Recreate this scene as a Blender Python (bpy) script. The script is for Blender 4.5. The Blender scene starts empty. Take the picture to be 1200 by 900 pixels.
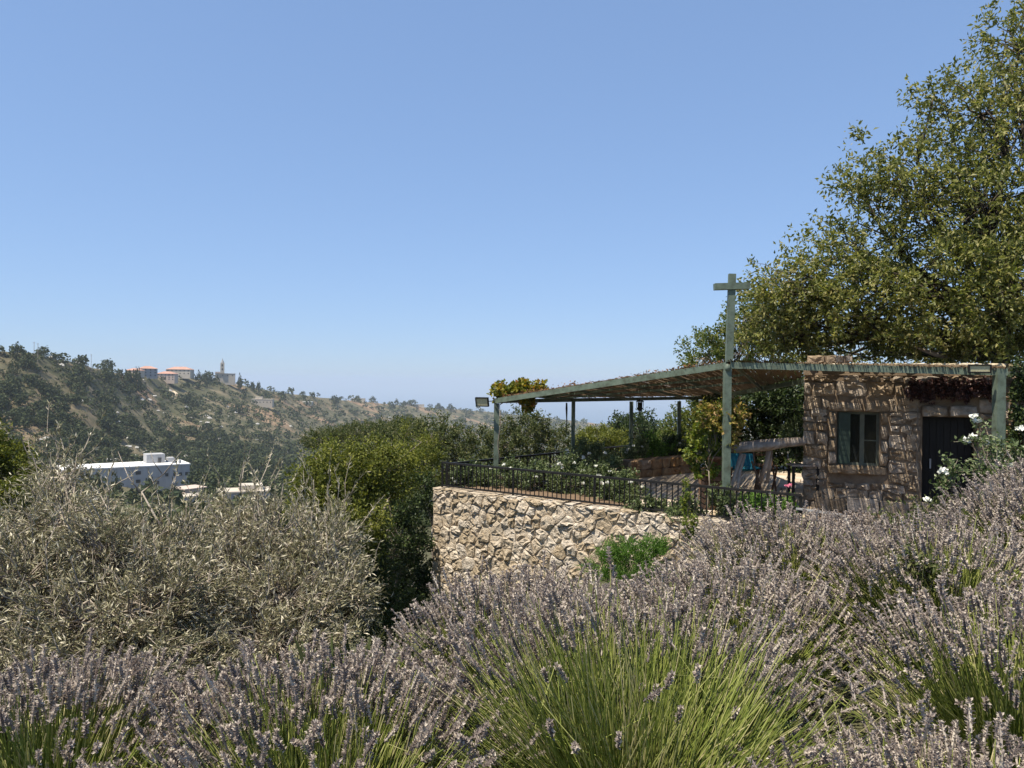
import bpy, math, random
import numpy as np
from mathutils import Vector, Matrix, noise as mn

SC = bpy.context.scene
COL = SC.collection
random.seed(11)
rng = np.random.default_rng(11)
rad = math.radians

# ------------------------------------------------------------------ camera
PITCH, ROLL, FPX = -0.2, 0.6, 900.0          # degrees, degrees, focal length in 1200-px units
CR = Matrix.Rotation(rad(90 + PITCH), 3, 'X') @ Matrix.Rotation(rad(ROLL), 3, 'Z')
cam_d = bpy.data.cameras.new('camera')
cam_d.sensor_width = 36.0
cam_d.lens = 36.0 * FPX / 1200.0
cam_d.clip_start, cam_d.clip_end = 0.05, 300000
cam = bpy.data.objects.new('camera', cam_d)
cam.matrix_world = CR.to_4x4()
COL.objects.link(cam)
SC.camera = cam

# ------------------------------------------------------------------ sky, sun, exposure
LIGHT = Vector((0.36, 0.27, -1.0)).normalized()         # the way sunlight travels
SUN_EL = math.asin(-LIGHT.z)
SUN_AZ = math.atan2(-LIGHT.x, -LIGHT.y)                  # clockwise from +Y
world = bpy.data.worlds.new('World')
SC.world = world
world.use_nodes = True
nt = world.node_tree
nt.nodes.clear()
sky = nt.nodes.new('ShaderNodeTexSky')
sky.sky_type = 'NISHITA'
sky.sun_disc = False
sky.sun_elevation = SUN_EL
sky.sun_rotation = SUN_AZ
sky.altitude = 600
sky.air_density = 1.0
sky.dust_density = 0.2
sky.ozone_density = 4.0
bg = nt.nodes.new('ShaderNodeBackground')
bg.inputs['Strength'].default_value = 0.11
wo = nt.nodes.new('ShaderNodeOutputWorld')
gm = nt.nodes.new('ShaderNodeGamma')                    # one even tone curve over the whole sky
gm.inputs['Gamma'].default_value = 0.45
tn = nt.nodes.new('ShaderNodeMix')
tn.data_type, tn.blend_type = 'RGBA', 'MULTIPLY'
tn.inputs[0].default_value = 1.0
tn.inputs[7].default_value = (1.34, 1.72, 2.34, 1)
nt.links.new(sky.outputs[0], gm.inputs[0])
nt.links.new(gm.outputs[0], tn.inputs[6])
nt.links.new(tn.outputs[2], bg.inputs[0])
nt.links.new(bg.outputs[0], wo.inputs[0])

sun_d = bpy.data.lights.new('sun', 'SUN')
sun_d.energy = 5.0
sun_d.angle = rad(0.53)
sun_d.color = (1.0, 0.91, 0.76)
sun = bpy.data.objects.new('sun', sun_d)
sun.rotation_euler = LIGHT.to_track_quat('-Z', 'Y').to_euler()
sun.location = (-30, -30, 80)
COL.objects.link(sun)

SC.view_settings.view_transform = 'Standard'
SC.view_settings.look = 'None'
SC.view_settings.exposure = 0.62
SC.view_settings.gamma = 1.0
SC.view_settings.use_curve_mapping = False
SC.render.engine = 'CYCLES'
cy = SC.cycles
cy.use_denoising = True
try:
    cy.denoiser = 'OPENIMAGEDENOISE'
    cy.denoising_input_passes = 'RGB_ALBEDO_NORMAL'
except Exception:
    pass
cy.max_bounces = 6
cy.diffuse_bounces = 3
cy.glossy_bounces = 2
cy.transmission_bounces = 4
cy.transparent_max_bounces = 8
cy.volume_bounces = 1
cy.sample_clamp_indirect = 4
cy.caustics_reflective = False
cy.caustics_refractive = False

# ------------------------------------------------------------------ small helpers
def ray(px, py):
    return CR @ Vector(((px - 600) / FPX, (450 - py) / FPX, -1.0))

def W(px, py, d):
    """world point seen at photo pixel (px, py), d metres ahead of the camera"""
    v = ray(px, py)
    return v * (d / v.y)

def on_plane(px, py, p0, n):
    v = ray(px, py)
    return v * (p0.dot(n) / v.dot(n))

def sstep(a, b, x):
    t = np.clip((np.asarray(x, float) - a) / (b - a), 0, 1)
    return t * t * (3 - 2 * t)

def unit(a):
    a = np.asarray(a, float)
    return a / np.maximum(np.linalg.norm(a, axis=-1, keepdims=True), 1e-9)

def rvec(n):
    return unit(rng.normal(size=(n, 3)))

def tag(o, label=None, cat=None, group=None, kind=None):
    if label: o['label'] = label
    if cat: o['category'] = cat
    if group: o['group'] = group
    if kind: o['kind'] = kind
    return o

def thing(name, label, cat, loc=(0, 0, 0), group=None):
    o = bpy.data.objects.new(name, None)
    o.empty_display_size = 0.2
    o.location = loc
    COL.objects.link(o)
    return tag(o, label, cat, group)

def mesh_data(name, V, faces, mat, smooth=False):
    """faces: list of int arrays (m,k)"""
    me = bpy.data.meshes.new(name)
    V = np.asarray(V, np.float32)
    faces = [np.asarray(f, np.int32) for f in faces if len(f)]
    me.vertices.add(len(V))
    me.vertices.foreach_set('co', V.ravel())
    nl = sum(f.size for f in faces)
    npoly = sum(len(f) for f in faces)
    me.loops.add(nl)
    me.polygons.add(npoly)
    me.loops.foreach_set('vertex_index', np.concatenate([f.ravel() for f in faces]))
    starts, s = [], 0
    for f in faces:
        starts.append(s + np.arange(len(f)) * f.shape[1])
        s += f.size
    me.polygons.foreach_set('loop_start', np.concatenate(starts).astype(np.int32))
    me.polygons.foreach_set('use_smooth', np.full(npoly, bool(smooth)))
    if mat is not None:
        me.materials.append(mat)
    me.update(calc_edges=True)
    return me

class MB:
    """collects shapes into one mesh"""
    def __init__(self):
        self.V, self.F, self.n = [], {}, 0
    def add(self, V, F):
        V = np.asarray(V, float).reshape(-1, 3)
        for f in (F if isinstance(F, list) else [F]):
            f = np.asarray(f, np.int64)
            if f.size:
                self.F.setdefault(f.shape[1], []).append(f + self.n)
        self.V.append(V)
        self.n += len(V)
        return self
    def box(self, c, s, M=None):
        """centre, full sizes, optional 3x3 axes (columns)"""
        q = np.array([[x, y, z] for x in (-.5, .5) for y in (-.5, .5) for z in (-.5, .5)]) * np.asarray(s, float)
        if M is not None:
            q = q @ np.asarray(M, float).T
        q = q + np.asarray(c, float)
        return self.add(q, np.array([[0, 1, 3, 2], [4, 6, 7, 5], [0, 4, 5, 1], [2, 3, 7, 6], [0, 2, 6, 4], [1, 5, 7, 3]]))
    def bar(self, a, b, w, h, up=(0, 0, 1)):
        """box beam from a to b, w sideways, h along up"""
        a, b = np.asarray(a, float), np.asarray(b, float)
        d = b - a
        L = np.linalg.norm(d)
        x = d / L
        y = unit(np.cross(np.asarray(up, float), x))
        z = np.cross(x, y)
        return self.box((a + b) / 2, (L, w, h), np.stack([x, y, z], 1))
    def tube(self, pts, r, sides=5, cap=True):
        V, F = tube(pts, r, sides)
        self.add(V, F)
        if cap:
            n = len(V)
            a = self.n - n
            if sides >= 3:
                self.F.setdefault(sides, []).append(np.array([[a + k for k in range(sides)][::-1]]))
                self.F.setdefault(sides, []).append(np.array([[a + n - sides + k for k in range(sides)]]))
        return self
    def lathe(self, c, prof, sides=12, M=None):
        """prof: list of (r,z)"""
        an = np.arange(sides) * 2 * np.pi / sides
        V = np.concatenate([np.stack([r * np.cos(an), r * np.sin(an), np.full(sides, z)], 1) for r, z in prof])
        F = []
        for i in range(len(prof) - 1):
            for k in range(sides):
                k2 = (k + 1) % sides
                F.append([i * sides + k, i * sides + k2, (i + 1) * sides + k2, (i + 1) * sides + k])
        if M is not None:
            V = V @ np.asarray(M, float).T
        return self.add(V + np.asarray(c, float), np.array(F))
    def data(self, name, mat, smooth=False):
        return mesh_data(name, np.concatenate(self.V), [np.concatenate(v) for v in self.F.values()], mat, smooth)
    def build(self, name, mat, parent=None, smooth=False, kind=None):
        return link(name, self.data(name, mat, smooth), parent, kind)

def link(name, me, parent=None, kind=None):
    o = bpy.data.objects.new(name, me)
    COL.objects.link(o)
    if parent is not None:
        o.parent = parent
        # vertices are given in world space: undo the parent's place
        o.matrix_parent_inverse = Matrix.Translation(parent_world(parent)).inverted()
    if kind:
        o['kind'] = kind
    return o

def parent_world(p):
    v = Vector((0, 0, 0))
    while p is not None and p.type == 'EMPTY':
        v += p.location
        p = p.parent
    return v

def tube(pts, r, sides=5):
    pts = np.asarray(pts, float)
    n = len(pts)
    r = np.broadcast_to(np.asarray(r, float), (n,))
    t = np.gradient(pts, axis=0)
    t = unit(t)
    ref = np.array([0.31, 0.17, 0.93]) if abs(t[0] @ np.array([0.31, 0.17, 0.93])) < .95 else np.array([1., 0, 0])
    a = unit(np.cross(t, ref))
    b = np.cross(t, a)
    an = np.arange(sides) * 2 * np.pi / sides
    V = (pts[:, None, :] + r[:, None, None] * (np.cos(an)[None, :, None] * a[:, None, :] + np.sin(an)[None, :, None] * b[:, None, :])).reshape(-1, 3)
    i = np.arange(n - 1)[:, None] * sides
    k = np.arange(sides)[None, :]
    k2 = (k + 1) % sides
    F = np.stack([i + k, i + k2, i + sides + k2, i + sides + k], -1).reshape(-1, 4)
    return V, F

def leaves(P, D, N, L, Wd, fold=0.18, droop=0.1):
    """folded diamond leaves: base, left, tip, right"""
    P, D, N = np.asarray(P, float), unit(D), np.asarray(N, float)
    S = unit(np.cross(D, N))
    N = np.cross(S, D)
    L = np.broadcast_to(np.asarray(L, float), (len(P),))[:, None]
    Wd = np.broadcast_to(np.asarray(Wd, float), (len(P),))[:, None]
    mid = P + D * L * .45 + N * Wd * fold
    V = np.stack([P, mid + S * Wd * .5, P + D * L - N * L * droop, mid - S * Wd * .5], 1).reshape(-1, 3)
    i = np.arange(len(P))[:, None] * 4
    F = np.concatenate([i + np.array([[0, 1, 2]]), i + np.array([[0, 2, 3]])])
    return V, F

# ------------------------------------------------------------------ materials
def new_mat(name):
    m = bpy.data.materials.new(name)
    m.use_nodes = True
    n = m.node_tree
    for x in list(n.nodes):
        n.nodes.remove(x)
    out = n.nodes.new('ShaderNodeOutputMaterial')
    return m, n, out

def N(n, t, **kw):
    x = n.nodes.new('ShaderNode' + t)
    for k, v in kw.items():
        setattr(x, k, v)
    return x

def ramp(n, stops):
    r = N(n, 'ValToRGB')
    e = r.color_ramp.elements
    while len(e) < len(stops):
        e.new(0.5)
    for el, (p, c) in zip(e, stops):
        el.position = p
        el.color = (c[0], c[1], c[2], 1)
    return r

def surf(name, cols, scale=3.0, rough=0.8, bump=0.0, bscale=20.0, detail=6, spec=0.3, metal=0.0, stretch=None, island=0.0, bdist=0.02):
    """noise-coloured surface; island = strength of the piece-to-piece colour shift"""
    m, n, out = new_mat(name)
    b = N(n, 'BsdfPrincipled')
    b.inputs['Roughness'].default_value = rough
    b.inputs['Specular IOR Level'].default_value = spec
    b.inputs['Metallic'].default_value = metal
    n.links.new(b.outputs[0], out.inputs[0])
    g = N(n, 'NewGeometry')
    vec = g.outputs['Position']
    if stretch:
        mp = N(n, 'Mapping')
        mp.inputs['Scale'].default_value = stretch
        n.links.new(vec, mp.inputs['Vector'])
        vec = mp.outputs[0]
    if len(cols) == 1:
        cols = [cols[0], tuple(min(1, c * 1.15) for c in cols[0])]
    tx = N(n, 'TexNoise')
    tx.inputs['Scale'].default_value = scale
    tx.inputs['Detail'].default_value = detail
    tx.inputs['Roughness'].default_value = 0.62
    n.links.new(vec, tx.inputs['Vector'])
    k = len(cols)
    r = ramp(n, [(0.32 + 0.36 * i / (k - 1), c) for i, c in enumerate(cols)])
    n.links.new(tx.outputs[0], r.inputs[0])
    col = r.outputs[0]
    if island:
        hs = N(n, 'HueSaturation')
        oi = N(n, 'ObjectInfo')
        mr = N(n, 'MapRange')
        mr.inputs['To Min'].default_value = 1 - island
        mr.inputs['To Max'].default_value = 1 + island
        n.links.new(oi.outputs['Random'], mr.inputs['Value'])
        n.links.new(mr.outputs[0], hs.inputs['Value'])
        mr2 = N(n, 'MapRange')
        mr2.inputs['To Min'].default_value = 1.25
        mr2.inputs['To Max'].default_value = 0.75
        n.links.new(oi.outputs['Random'], mr2.inputs['Value'])
        n.links.new(mr2.outputs[0], hs.inputs['Saturation'])
        n.links.new(col, hs.inputs['Color'])
        col = hs.outputs[0]
    n.links.new(col, b.inputs['Base Color'])
    if bump:
        t2 = N(n, 'TexNoise')
        t2.inputs['Scale'].default_value = bscale
        t2.inputs['Detail'].default_value = 8
        t2.inputs['Roughness'].default_value = 0.65
        n.links.new(vec, t2.inputs['Vector'])
        bp = N(n, 'Bump')
        bp.inputs['Strength'].default_value = bump
        bp.inputs['Distance'].default_value = bdist
        n.links.new(t2.outputs[0], bp.inputs['Height'])
        n.links.new(bp.outputs[0], b.inputs['Normal'])
    return m

def leafm(name, stops, trans=0.3, rough=0.5, spec=0.35, patch=0.25, pscale=1.2):
    """leaf material: colour by leaf (random per island) and by soft patches through the crown"""
    m, n, out = new_mat(name)
    g = N(n, 'NewGeometry')
    r = ramp(n, stops)
    tx = N(n, 'TexNoise')
    tx.inputs['Scale'].default_value = pscale
    tx.inputs['Detail'].default_value = 3
    n.links.new(g.outputs['Position'], tx.inputs['Vector'])
    ma = N(n, 'Math', operation='MULTIPLY_ADD')
    n.links.new(tx.outputs[0], ma.inputs[0])
    ma.inputs[1].default_value = patch * 2
    ma.inputs[2].default_value = -patch
    ad = N(n, 'Math', operation='ADD', use_clamp=True)
    n.links.new(g.outputs['Random Per Island'], ad.inputs[0])
    n.links.new(ma.outputs[0], ad.inputs[1])
    n.links.new(ad.outputs[0], r.inputs[0])
    b = N(n, 'BsdfPrincipled')
    b.inputs['Roughness'].default_value = rough
    b.inputs['Specular IOR Level'].default_value = spec
    n.links.new(r.outputs[0], b.inputs['Base Color'])
    t = N(n, 'BsdfTranslucent')
    hs = N(n, 'HueSaturation')
    hs.inputs['Value'].default_value = 1.3
    hs.inputs['Saturation'].default_value = 1.15
    n.links.new(r.outputs[0], hs.inputs['Color'])
    n.links.new(hs.outputs[0], t.inputs['Color'])
    mx = N(n, 'MixShader')
    mx.inputs[0].default_value = trans
    n.links.new(b.outputs[0], mx.inputs[1])
    n.links.new(t.outputs[0], mx.inputs[2])
    n.links.new(mx.outputs[0], out.inputs[0])
    return m

M = {}
M['rubble'] = surf('rubble_stone', [(.37, .30, .21), (.52, .43, .32), (.66, .57, .44)], 9, .9, 1.0, 22, island=.2, bdist=.06)
M['mortar'] = surf('mortar', [(.44, .36, .26), (.56, .47, .36)], 9, .95, .8, 30)
M['ashlar'] = surf('house_stone', [(.19, .145, .10), (.30, .235, .17), (.43, .35, .265)], 5, .9, 1.0, 20, island=.2, bdist=.03)
M['ashlar_core'] = surf('house_mortar', [(.17, .12, .08), (.25, .19, .13)], 6, .95, .7, 25)
M['capstone'] = surf('cap_stone', [(.42, .33, .20), (.58, .48, .32)], 6, .9, .7, 20, island=.15)
M['green_steel'] = surf('green_paint', [(.075, .085, .06), (.115, .15, .112), (.15, .185, .142)], 7, .55, .25, 45, spec=.35)
M['black_iron'] = surf('black_iron', [(.009, .009, .009), (.018, .017, .016)], 8, .6, .1, 80, spec=.25)
M['grey_steel'] = surf('grey_steel', [(.3, .3, .3), (.4, .4, .4)], 8, .4, 0, spec=.5)
M['reed'] = surf('dry_reed', [(.11, .07, .042), (.21, .15, .09), (.32, .25, .16)], 9, .85, .3, 60)
M['wood_grey'] = surf('weathered_wood', [(.22, .17, .13), (.36, .30, .25), (.46, .41, .36)], 6, .85, .9, 30, stretch=(1, 1, .35))
M['wood_brown'] = surf('brown_wood', [(.10, .055, .03), (.17, .10, .06)], 6, .8, .6, 30, stretch=(1, 1, .3))
M['terracotta'] = surf('terracotta', [(.30, .14, .08), (.40, .20, .12)], 6, .85, .2, 30)
M['teal_cloth'] = surf('teal_cloth', [(.02, .16, .22), (.03, .21, .28)], 9, .9, .2, 90)
M['paving'] = surf('paving', [(.42, .34, .25), (.54, .45, .35)], 3, .9, .35, 25, island=.1)
M['planter'] = surf('planter_stone', [(.26, .15, .08), (.38, .25, .15), (.47, .35, .23)], 4, .9, .8, 15, island=.15)
M['soil'] = surf('soil', [(.12, .08, .05), (.2, .14, .09)], 3, .95, .8, 12)
M['shutter'] = surf('shutter_green', [(.03, .05, .035), (.045, .07, .05)], 6, .55, .2, 40, spec=.4)
M['frame_paint'] = surf('window_frame_paint', [(.10, .11, .08), (.15, .155, .115)], 6, .6, .2, 40)
M['dark_door'] = surf('dark_door_wood', [(.008, .007, .0065), (.016, .014, .012)], 5, .6, .4, 25, stretch=(3, 3, .4))
M['bark'] = surf('bark', [(.12, .09, .065), (.22, .18, .14), (.30, .26, .21)], 5, .9, 1.0, 18, stretch=(1, 1, .4))
M['dark_bark'] = surf('dark_bark', [(.05, .04, .03), (.10, .08, .06)], 5, .9, .8, 18)
M['pale_bark'] = surf('pale_bark', [(.28, .25, .21), (.42, .39, .34), (.52, .49, .44)], 6, .9, .9, 25)
M['olive_bark'] = surf('olive_bark', [(.20, .165, .13), (.34, .29, .235), (.48, .42, .35)], 6, .9, 1.0, 22)
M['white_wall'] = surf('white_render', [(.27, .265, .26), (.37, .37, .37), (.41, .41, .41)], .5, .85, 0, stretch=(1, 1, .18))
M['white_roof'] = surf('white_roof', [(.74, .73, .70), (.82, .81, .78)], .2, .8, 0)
M['cream_wall'] = surf('cream_render', [(.42, .37, .30), (.54, .48, .40)], .1, .9, 0)
M['pink_wall'] = surf('pink_render', [(.46, .36, .30), (.55, .45, .38)], .1, .9, 0)
M['grey_wall'] = surf('grey_render', [(.24, .25, .26), (.32, .33, .34)], .2, .9, 0)
M['red_roof'] = surf('red_tile_roof', [(.38, .21, .155), (.47, .28, .215)], .15, .85, 0)
M['far_window'] = surf('far_window_dark', [(.03, .032, .035), (.05, .05, .055)], 1, .3, 0, spec=.5)
M['rock'] = surf('pale_limestone', [(.36, .34, .31), (.5, .48, .44)], .5, .95, .6, 2, bdist=.2)
M['rose_white'] = surf('white_petal', [(.72, .72, .62), (.82, .82, .76)], 20, .6, 0)
M['rose_pink'] = surf('pink_petal', [(.65, .16, .26), (.75, .28, .36)], 20, .6, 0)
M['lamp_glass'] = surf('floodlight_lens', [(.42, .38, .22), (.58, .54, .36)], 30, .25, .2, 90, spec=.5)

M['walnut'] = leafm('walnut_leaf', [(0, (.065, .085, .02)), (.45, (.16, .18, .045)), (.8, (.29, .29, .09)), (1, (.42, .38, .17))], .42, .45, .4, .22, .7)
M['walnut_b'] = leafm('pale_tree_leaf', [(0, (.05, .085, .018)), (.5, (.11, .15, .03)), (1, (.20, .20, .05))], .35, .5, .3, .2, .8)
M['bush_yellow'] = leafm('yellow_green_leaf', [(0, (.055, .072, .013)), (.5, (.135, .155, .027)), (1, (.26, .26, .055))], .3, .55, .25, .25, .9)
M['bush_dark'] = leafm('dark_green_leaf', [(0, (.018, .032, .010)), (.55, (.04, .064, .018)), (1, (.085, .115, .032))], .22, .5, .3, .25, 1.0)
M['bush_olive'] = leafm('olive_green_leaf', [(0, (.04, .058, .018)), (.55, (.085, .105, .034)), (1, (.17, .17, .065))], .28, .55, .25, .25, .7)
M['olive'] = leafm('silver_olive_leaf', [(0, (.085, .082, .036)), (.4, (.21, .198, .105)), (.8, (.40, .365, .235)), (1, (.66, .60, .46))], .15, .42, .45, .2, 1.5)
M['rose_leaf'] = leafm('rose_leaf', [(0, (.045, .070, .022)), (.5, (.10, .135, .05)), (1, (.22, .26, .12))], .28, .45, .4, .25, 2)
M['vine_yellow'] = leafm('yellow_vine_leaf', [(0, (.09, .12, .02)), (.4, (.21, .215, .035)), (.78, (.34, .28, .05)), (1, (.36, .17, .05))], .35, .55, .3, .25, 3)
M['vine_autumn'] = leafm('autumn_leaf', [(0, (.11, .13, .02)), (.4, (.22, .20, .04)), (.75, (.32, .22, .06)), (1, (.42, .29, .17))], .3, .6, .25, .25, 5)
M['vine_green'] = leafm('fresh_vine_leaf', [(0, (.06, .10, .014)), (.5, (.14, .19, .03)), (1, (.26, .26, .05))], .35, .5, .3, .2, 3)
M['dead_leaf'] = leafm('dead_leaf', [(0, (.10, .055, .03)), (.5, (.20, .11, .055)), (.9, (.33, .15, .07)), (1, (.40, .26, .14))], .12, .7, .2, .2, 4)
M['wine_leaf'] = leafm('wine_red_leaf', [(0, (.03, .013, .012)), (.6, (.065, .028, .024)), (1, (.14, .07, .058))], .15, .5, .4, .2, 3)
M['fresh_green'] = leafm('fresh_green_leaf', [(0, (.05, .10, .015)), (.5, (.095, .185, .03)), (1, (.17, .27, .06))], .3, .55, .25, .2, 3)
M['lav_spike'] = leafm('lavender_floret', [(0, (.13, .104, .096)), (.35, (.285, .238, .212)), (.75, (.47, .405, .345)), (1, (.62, .555, .46))], .2, .7, .15, .15, 2.5)
M['lav_stem'] = leafm('lavender_stem', [(0, (.10, .14, .025)), (.45, (.22, .265, .055)), (.8, (.36, .38, .12)), (1, (.52, .46, .26))], .2, .6, .25, .18, 2.0)
M['lav_leaf'] = leafm('lavender_leaf', [(0, (.06, .10, .018)), (.5, (.13, .19, .035)), (1, (.26, .30, .08))], .25, .6, .2, .2, 2.0)
M['hill_tree'] = leafm('hill_tree_leaf', [(0, (.026, .040, .018)), (.5, (.05, .066, .027)), (1, (.095, .105, .045))], .12, .7, .15, .3, .02)

def ground_material():
    m, n, out = new_mat('ground_earth')
    b = N(n, 'BsdfPrincipled')
    b.inputs['Roughness'].default_value = .95
    b.inputs['Specular IOR Level'].default_value = .1
    n.links.new(b.outputs[0], out.inputs[0])
    g = N(n, 'NewGeometry')
    def nz(scale, detail=6):
        t = N(n, 'TexNoise')
        t.inputs['Scale'].default_value = scale
        t.inputs['Detail'].default_value = detail
        t.inputs['Roughness'].default_value = .6
        n.links.new(g.outputs['Position'], t.inputs['Vector'])
        return t
    r1 = ramp(n, [(.38, (.085, .09, .045)), (.52, (.14, .13, .075)), (.62, (.24, .20, .125)), (.75, (.38, .31, .21))])
    n.links.new(nz(.045, 8).outputs[0], r1.inputs[0])
    r2 = ramp(n, [(.55, (0, 0, 0)), (.64, (1, 1, 1))])
    n.links.new(nz(.011, 4).outputs[0], r2.inputs[0])
    r3 = ramp(n, [(.35, (.24, .165, .10)), (.6, (.40, .275, .175)), (.75, (.48, .38, .26))])
    n.links.new(nz(.09, 6).outputs[0], r3.inputs[0])
    # a stretch of bare orange earth on the slope above the white building
    vd = N(n, 'VectorMath', operation='DISTANCE')
    vd.inputs[1].default_value = (-285.0, 415.0, -20.0)
    n.links.new(g.outputs['Position'], vd.inputs[0])
    mr = N(n, 'MapRange')
    mr.inputs['From Min'].default_value = 40
    mr.inputs['From Max'].default_value = 170
    mr.inputs['To Min'].default_value = .55
    mr.inputs['To Max'].default_value = 0
    n.links.new(vd.outputs['Value'], mr.inputs['Value'])
    pn = N(n, 'Math', operation='MULTIPLY')
    rp = ramp(n, [(.40, (0, 0, 0)), (.52, (1, 1, 1))])
    n.links.new(nz(.06, 6).outputs[0], rp.inputs[0])
    n.links.new(mr.outputs[0], pn.inputs[0])
    n.links.new(rp.outputs[0], pn.inputs[1])
    mxx = N(n, 'Math', operation='MAXIMUM')
    n.links.new(r2.outputs[0], mxx.inputs[0])
    n.links.new(pn.outputs[0], mxx.inputs[1])
    mx = N(n, 'Mix', data_type='RGBA')
    n.links.new(mxx.outputs[0], mx.inputs[0])
    n.links.new(r1.outputs[0], mx.inputs[6])
    n.links.new(r3.outputs[0], mx.inputs[7])
    rf = ramp(n, [(.35, (.45, .45, .45)), (.65, (1.0, 1.0, 1.0))])
    n.links.new(nz(6.0, 8).outputs[0], rf.inputs[0])
    mf = N(n, 'Mix', data_type='RGBA', blend_type='MULTIPLY')
    mf.inputs[0].default_value = 1.0
    n.links.new(mx.outputs[2], mf.inputs[6])
    n.links.new(rf.outputs[0], mf.inputs[7])
    n.links.new(mf.outputs[2], b.inputs['Base Color'])
    bp = N(n, 'Bump')
    bp.inputs['Strength'].default_value = .6
    bp.inputs['Distance'].default_value = .5
    n.links.new(nz(.4, 10).outputs[0], bp.inputs['Height'])
    n.links.new(bp.outputs[0], b.inputs['Normal'])
    return m
M['ground'] = ground_material()
M['track'] = surf('dirt_track', [(.40, .32, .22), (.52, .44, .33)], .2, .95, 0)

def water_material():
    m, n, out = new_mat('sea_water')
    b = N(n, 'BsdfPrincipled')
    b.inputs['Base Color'].default_value = (.03, .09, .17, 1)
    b.inputs['Roughness'].default_value = .35
    b.inputs['IOR'].default_value = 1.33
    n.links.new(b.outputs[0], out.inputs[0])
    return m
M['sea'] = water_material()

def glass_material():
    m, n, out = new_mat('window_glass')
    b = N(n, 'BsdfPrincipled')
    b.inputs['Base Color'].default_value = (.012, .014, .015, 1)
    b.inputs['Roughness'].default_value = .06
    b.inputs['Specular IOR Level'].default_value = .5
    n.links.new(b.outputs[0], out.inputs[0])
    return m
M['glass'] = glass_material()

# ------------------------------------------------------------------ the lie of the land
RPX = np.array([-1500, -300, 0, 40, 100, 150, 200, 260, 330, 400, 500, 560, 640, 700, 760, 900, 1200, 2700.])
RYY = np.array([398, 404, 411, 414, 428, 440, 441, 446, 460, 468, 477, 481, 489, 496, 500, 505, 505, 505.])
RRR = np.array([600, 600, 640, 660, 720, 860, 1060, 1160, 1300, 1600, 2000, 2300, 2600, 2800, 3000, 3000, 3000, 3000.])
EYE_Y = lambda px: 450 + math.tan(rad(PITCH)) * 900 + (px - 600) * math.tan(rad(ROLL))

def fbm(x, y, s):
    """cheap smooth value noise, vectorised"""
    o = 0
    for k, (a, b, c, w) in enumerate([(1, .37, 1.3, 1), (-.42, 1.1, 4.1, .9), (1.9, -1.3, 2.2, .5), (2.3, 2.0, .4, .45), (-3.7, 2.9, 5.2, .28), (4.9, 3.1, 3.3, .24), (8.1, -6.7, 1.9, .13), (-7.3, -9.2, 2.7, .12)]):
        o = o + w * np.sin((a * x + b * y) * s + c + 1.7 * np.sin((b * x - a * y) * s * .6 + k))
    return o / 2.2

def height(x, y):
    x, y = np.asarray(x, float), np.asarray(y, float)
    r = np.hypot(x, y)
    az = np.arctan2(x, y)
    pa = np.clip(az, -1.18, 1.18)
    a = np.tan(pa)
    px = 600 + 900 * a
    ry = np.interp(px, RPX, RYY)
    rr = np.interp(px, RPX, RRR)
    eye = 450 + math.tan(rad(PITCH)) * 900 + (px - 600) * math.tan(rad(ROLL))
    tR = (eye - ry) / 900 / np.sqrt(1 + a * a)
    tR = np.clip(tR, -.075, .045)
    zv = np.interp(r, [0, 10, 60, 150, 300], [-5.6, -5.6, -14, -27, -45])
    t3 = -45 / 300
    s = np.clip((r - 300) / (rr - 300), 0, 1)
    hill = r * (t3 + (tR - t3) * s ** 1.15)
    hill = hill + fbm(x, y, .021) * 2.2 * sstep(300, 420, r) * (1 - .65 * sstep(.85, 1.0, s))
    hill = hill + .75 * np.sin(hill * 1.25 + .6 * fbm(x, y, .01)) * (1 - sstep(600, 800, r)) * sstep(310, 360, r)    # old terraces
    beyond = rr * tR - (r - rr) * .13 - (np.maximum(r - rr, 0) / 900) ** 2 * 60
    z = np.where(r <= 300, zv, np.where(r <= rr, hill, beyond))
    # the shelf the terrace and the house stand on
    rise = sstep(-2.2, 3.0, x) * (1 - sstep(33, 60, r)) * (1 - sstep(17, 26, np.maximum(0, y - x)))
    z = z * (1 - rise) + -3.65 * rise
    # the bed the lavender grows in, level with the photographer
    bed = -1.42 + .14 * np.maximum(0, x - 1.0)
    bed = np.minimum(bed, -.9)
    t = sstep(0, 6.5, y - (3.2 + .5 * x))
    z = bed * (1 - t) + z * t
    # gentle unevenness
    z = z + fbm(x, y, .5) * .07 * (r > 1)
    return np.maximum(z, -560.6)

def zt(x, y):
    return float(height(x, y))

azs = np.concatenate([np.arange(-180, -46, 5.), np.arange(-46, 46.01, .28), np.arange(50, 176, 5.)])
rs = np.concatenate([np.linspace(.4, 20, 70), np.geomspace(20.6, 300, 60), np.geomspace(306, 3200, 150), np.geomspace(3300, 30000, 14)])
AZ, RS = np.meshgrid(np.radians(azs), rs)
X, Y = RS * np.sin(AZ), RS * np.cos(AZ)
Z = height(X, Y)
V = np.stack([X, Y, Z], -1).reshape(-1, 3)
na, nr = len(azs), len(rs)
i = np.arange(nr - 1)[:, None] * na
k = np.arange(na)[None, :]
k2 = (k + 1) % na
F = np.stack([i + k, i + k2, i + na + k2, i + na + k], -1).reshape(-1, 4)
V = np.vstack([V, [[0, 0, zt(0, 0.3)]]])
Fc = np.stack([np.full(na, len(V) - 1), (np.arange(na) + 1) % na, np.arange(na)], 1)
tag(link('ground', mesh_data('ground', V, [F, Fc], M['ground'], True)), kind='structure')

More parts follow.
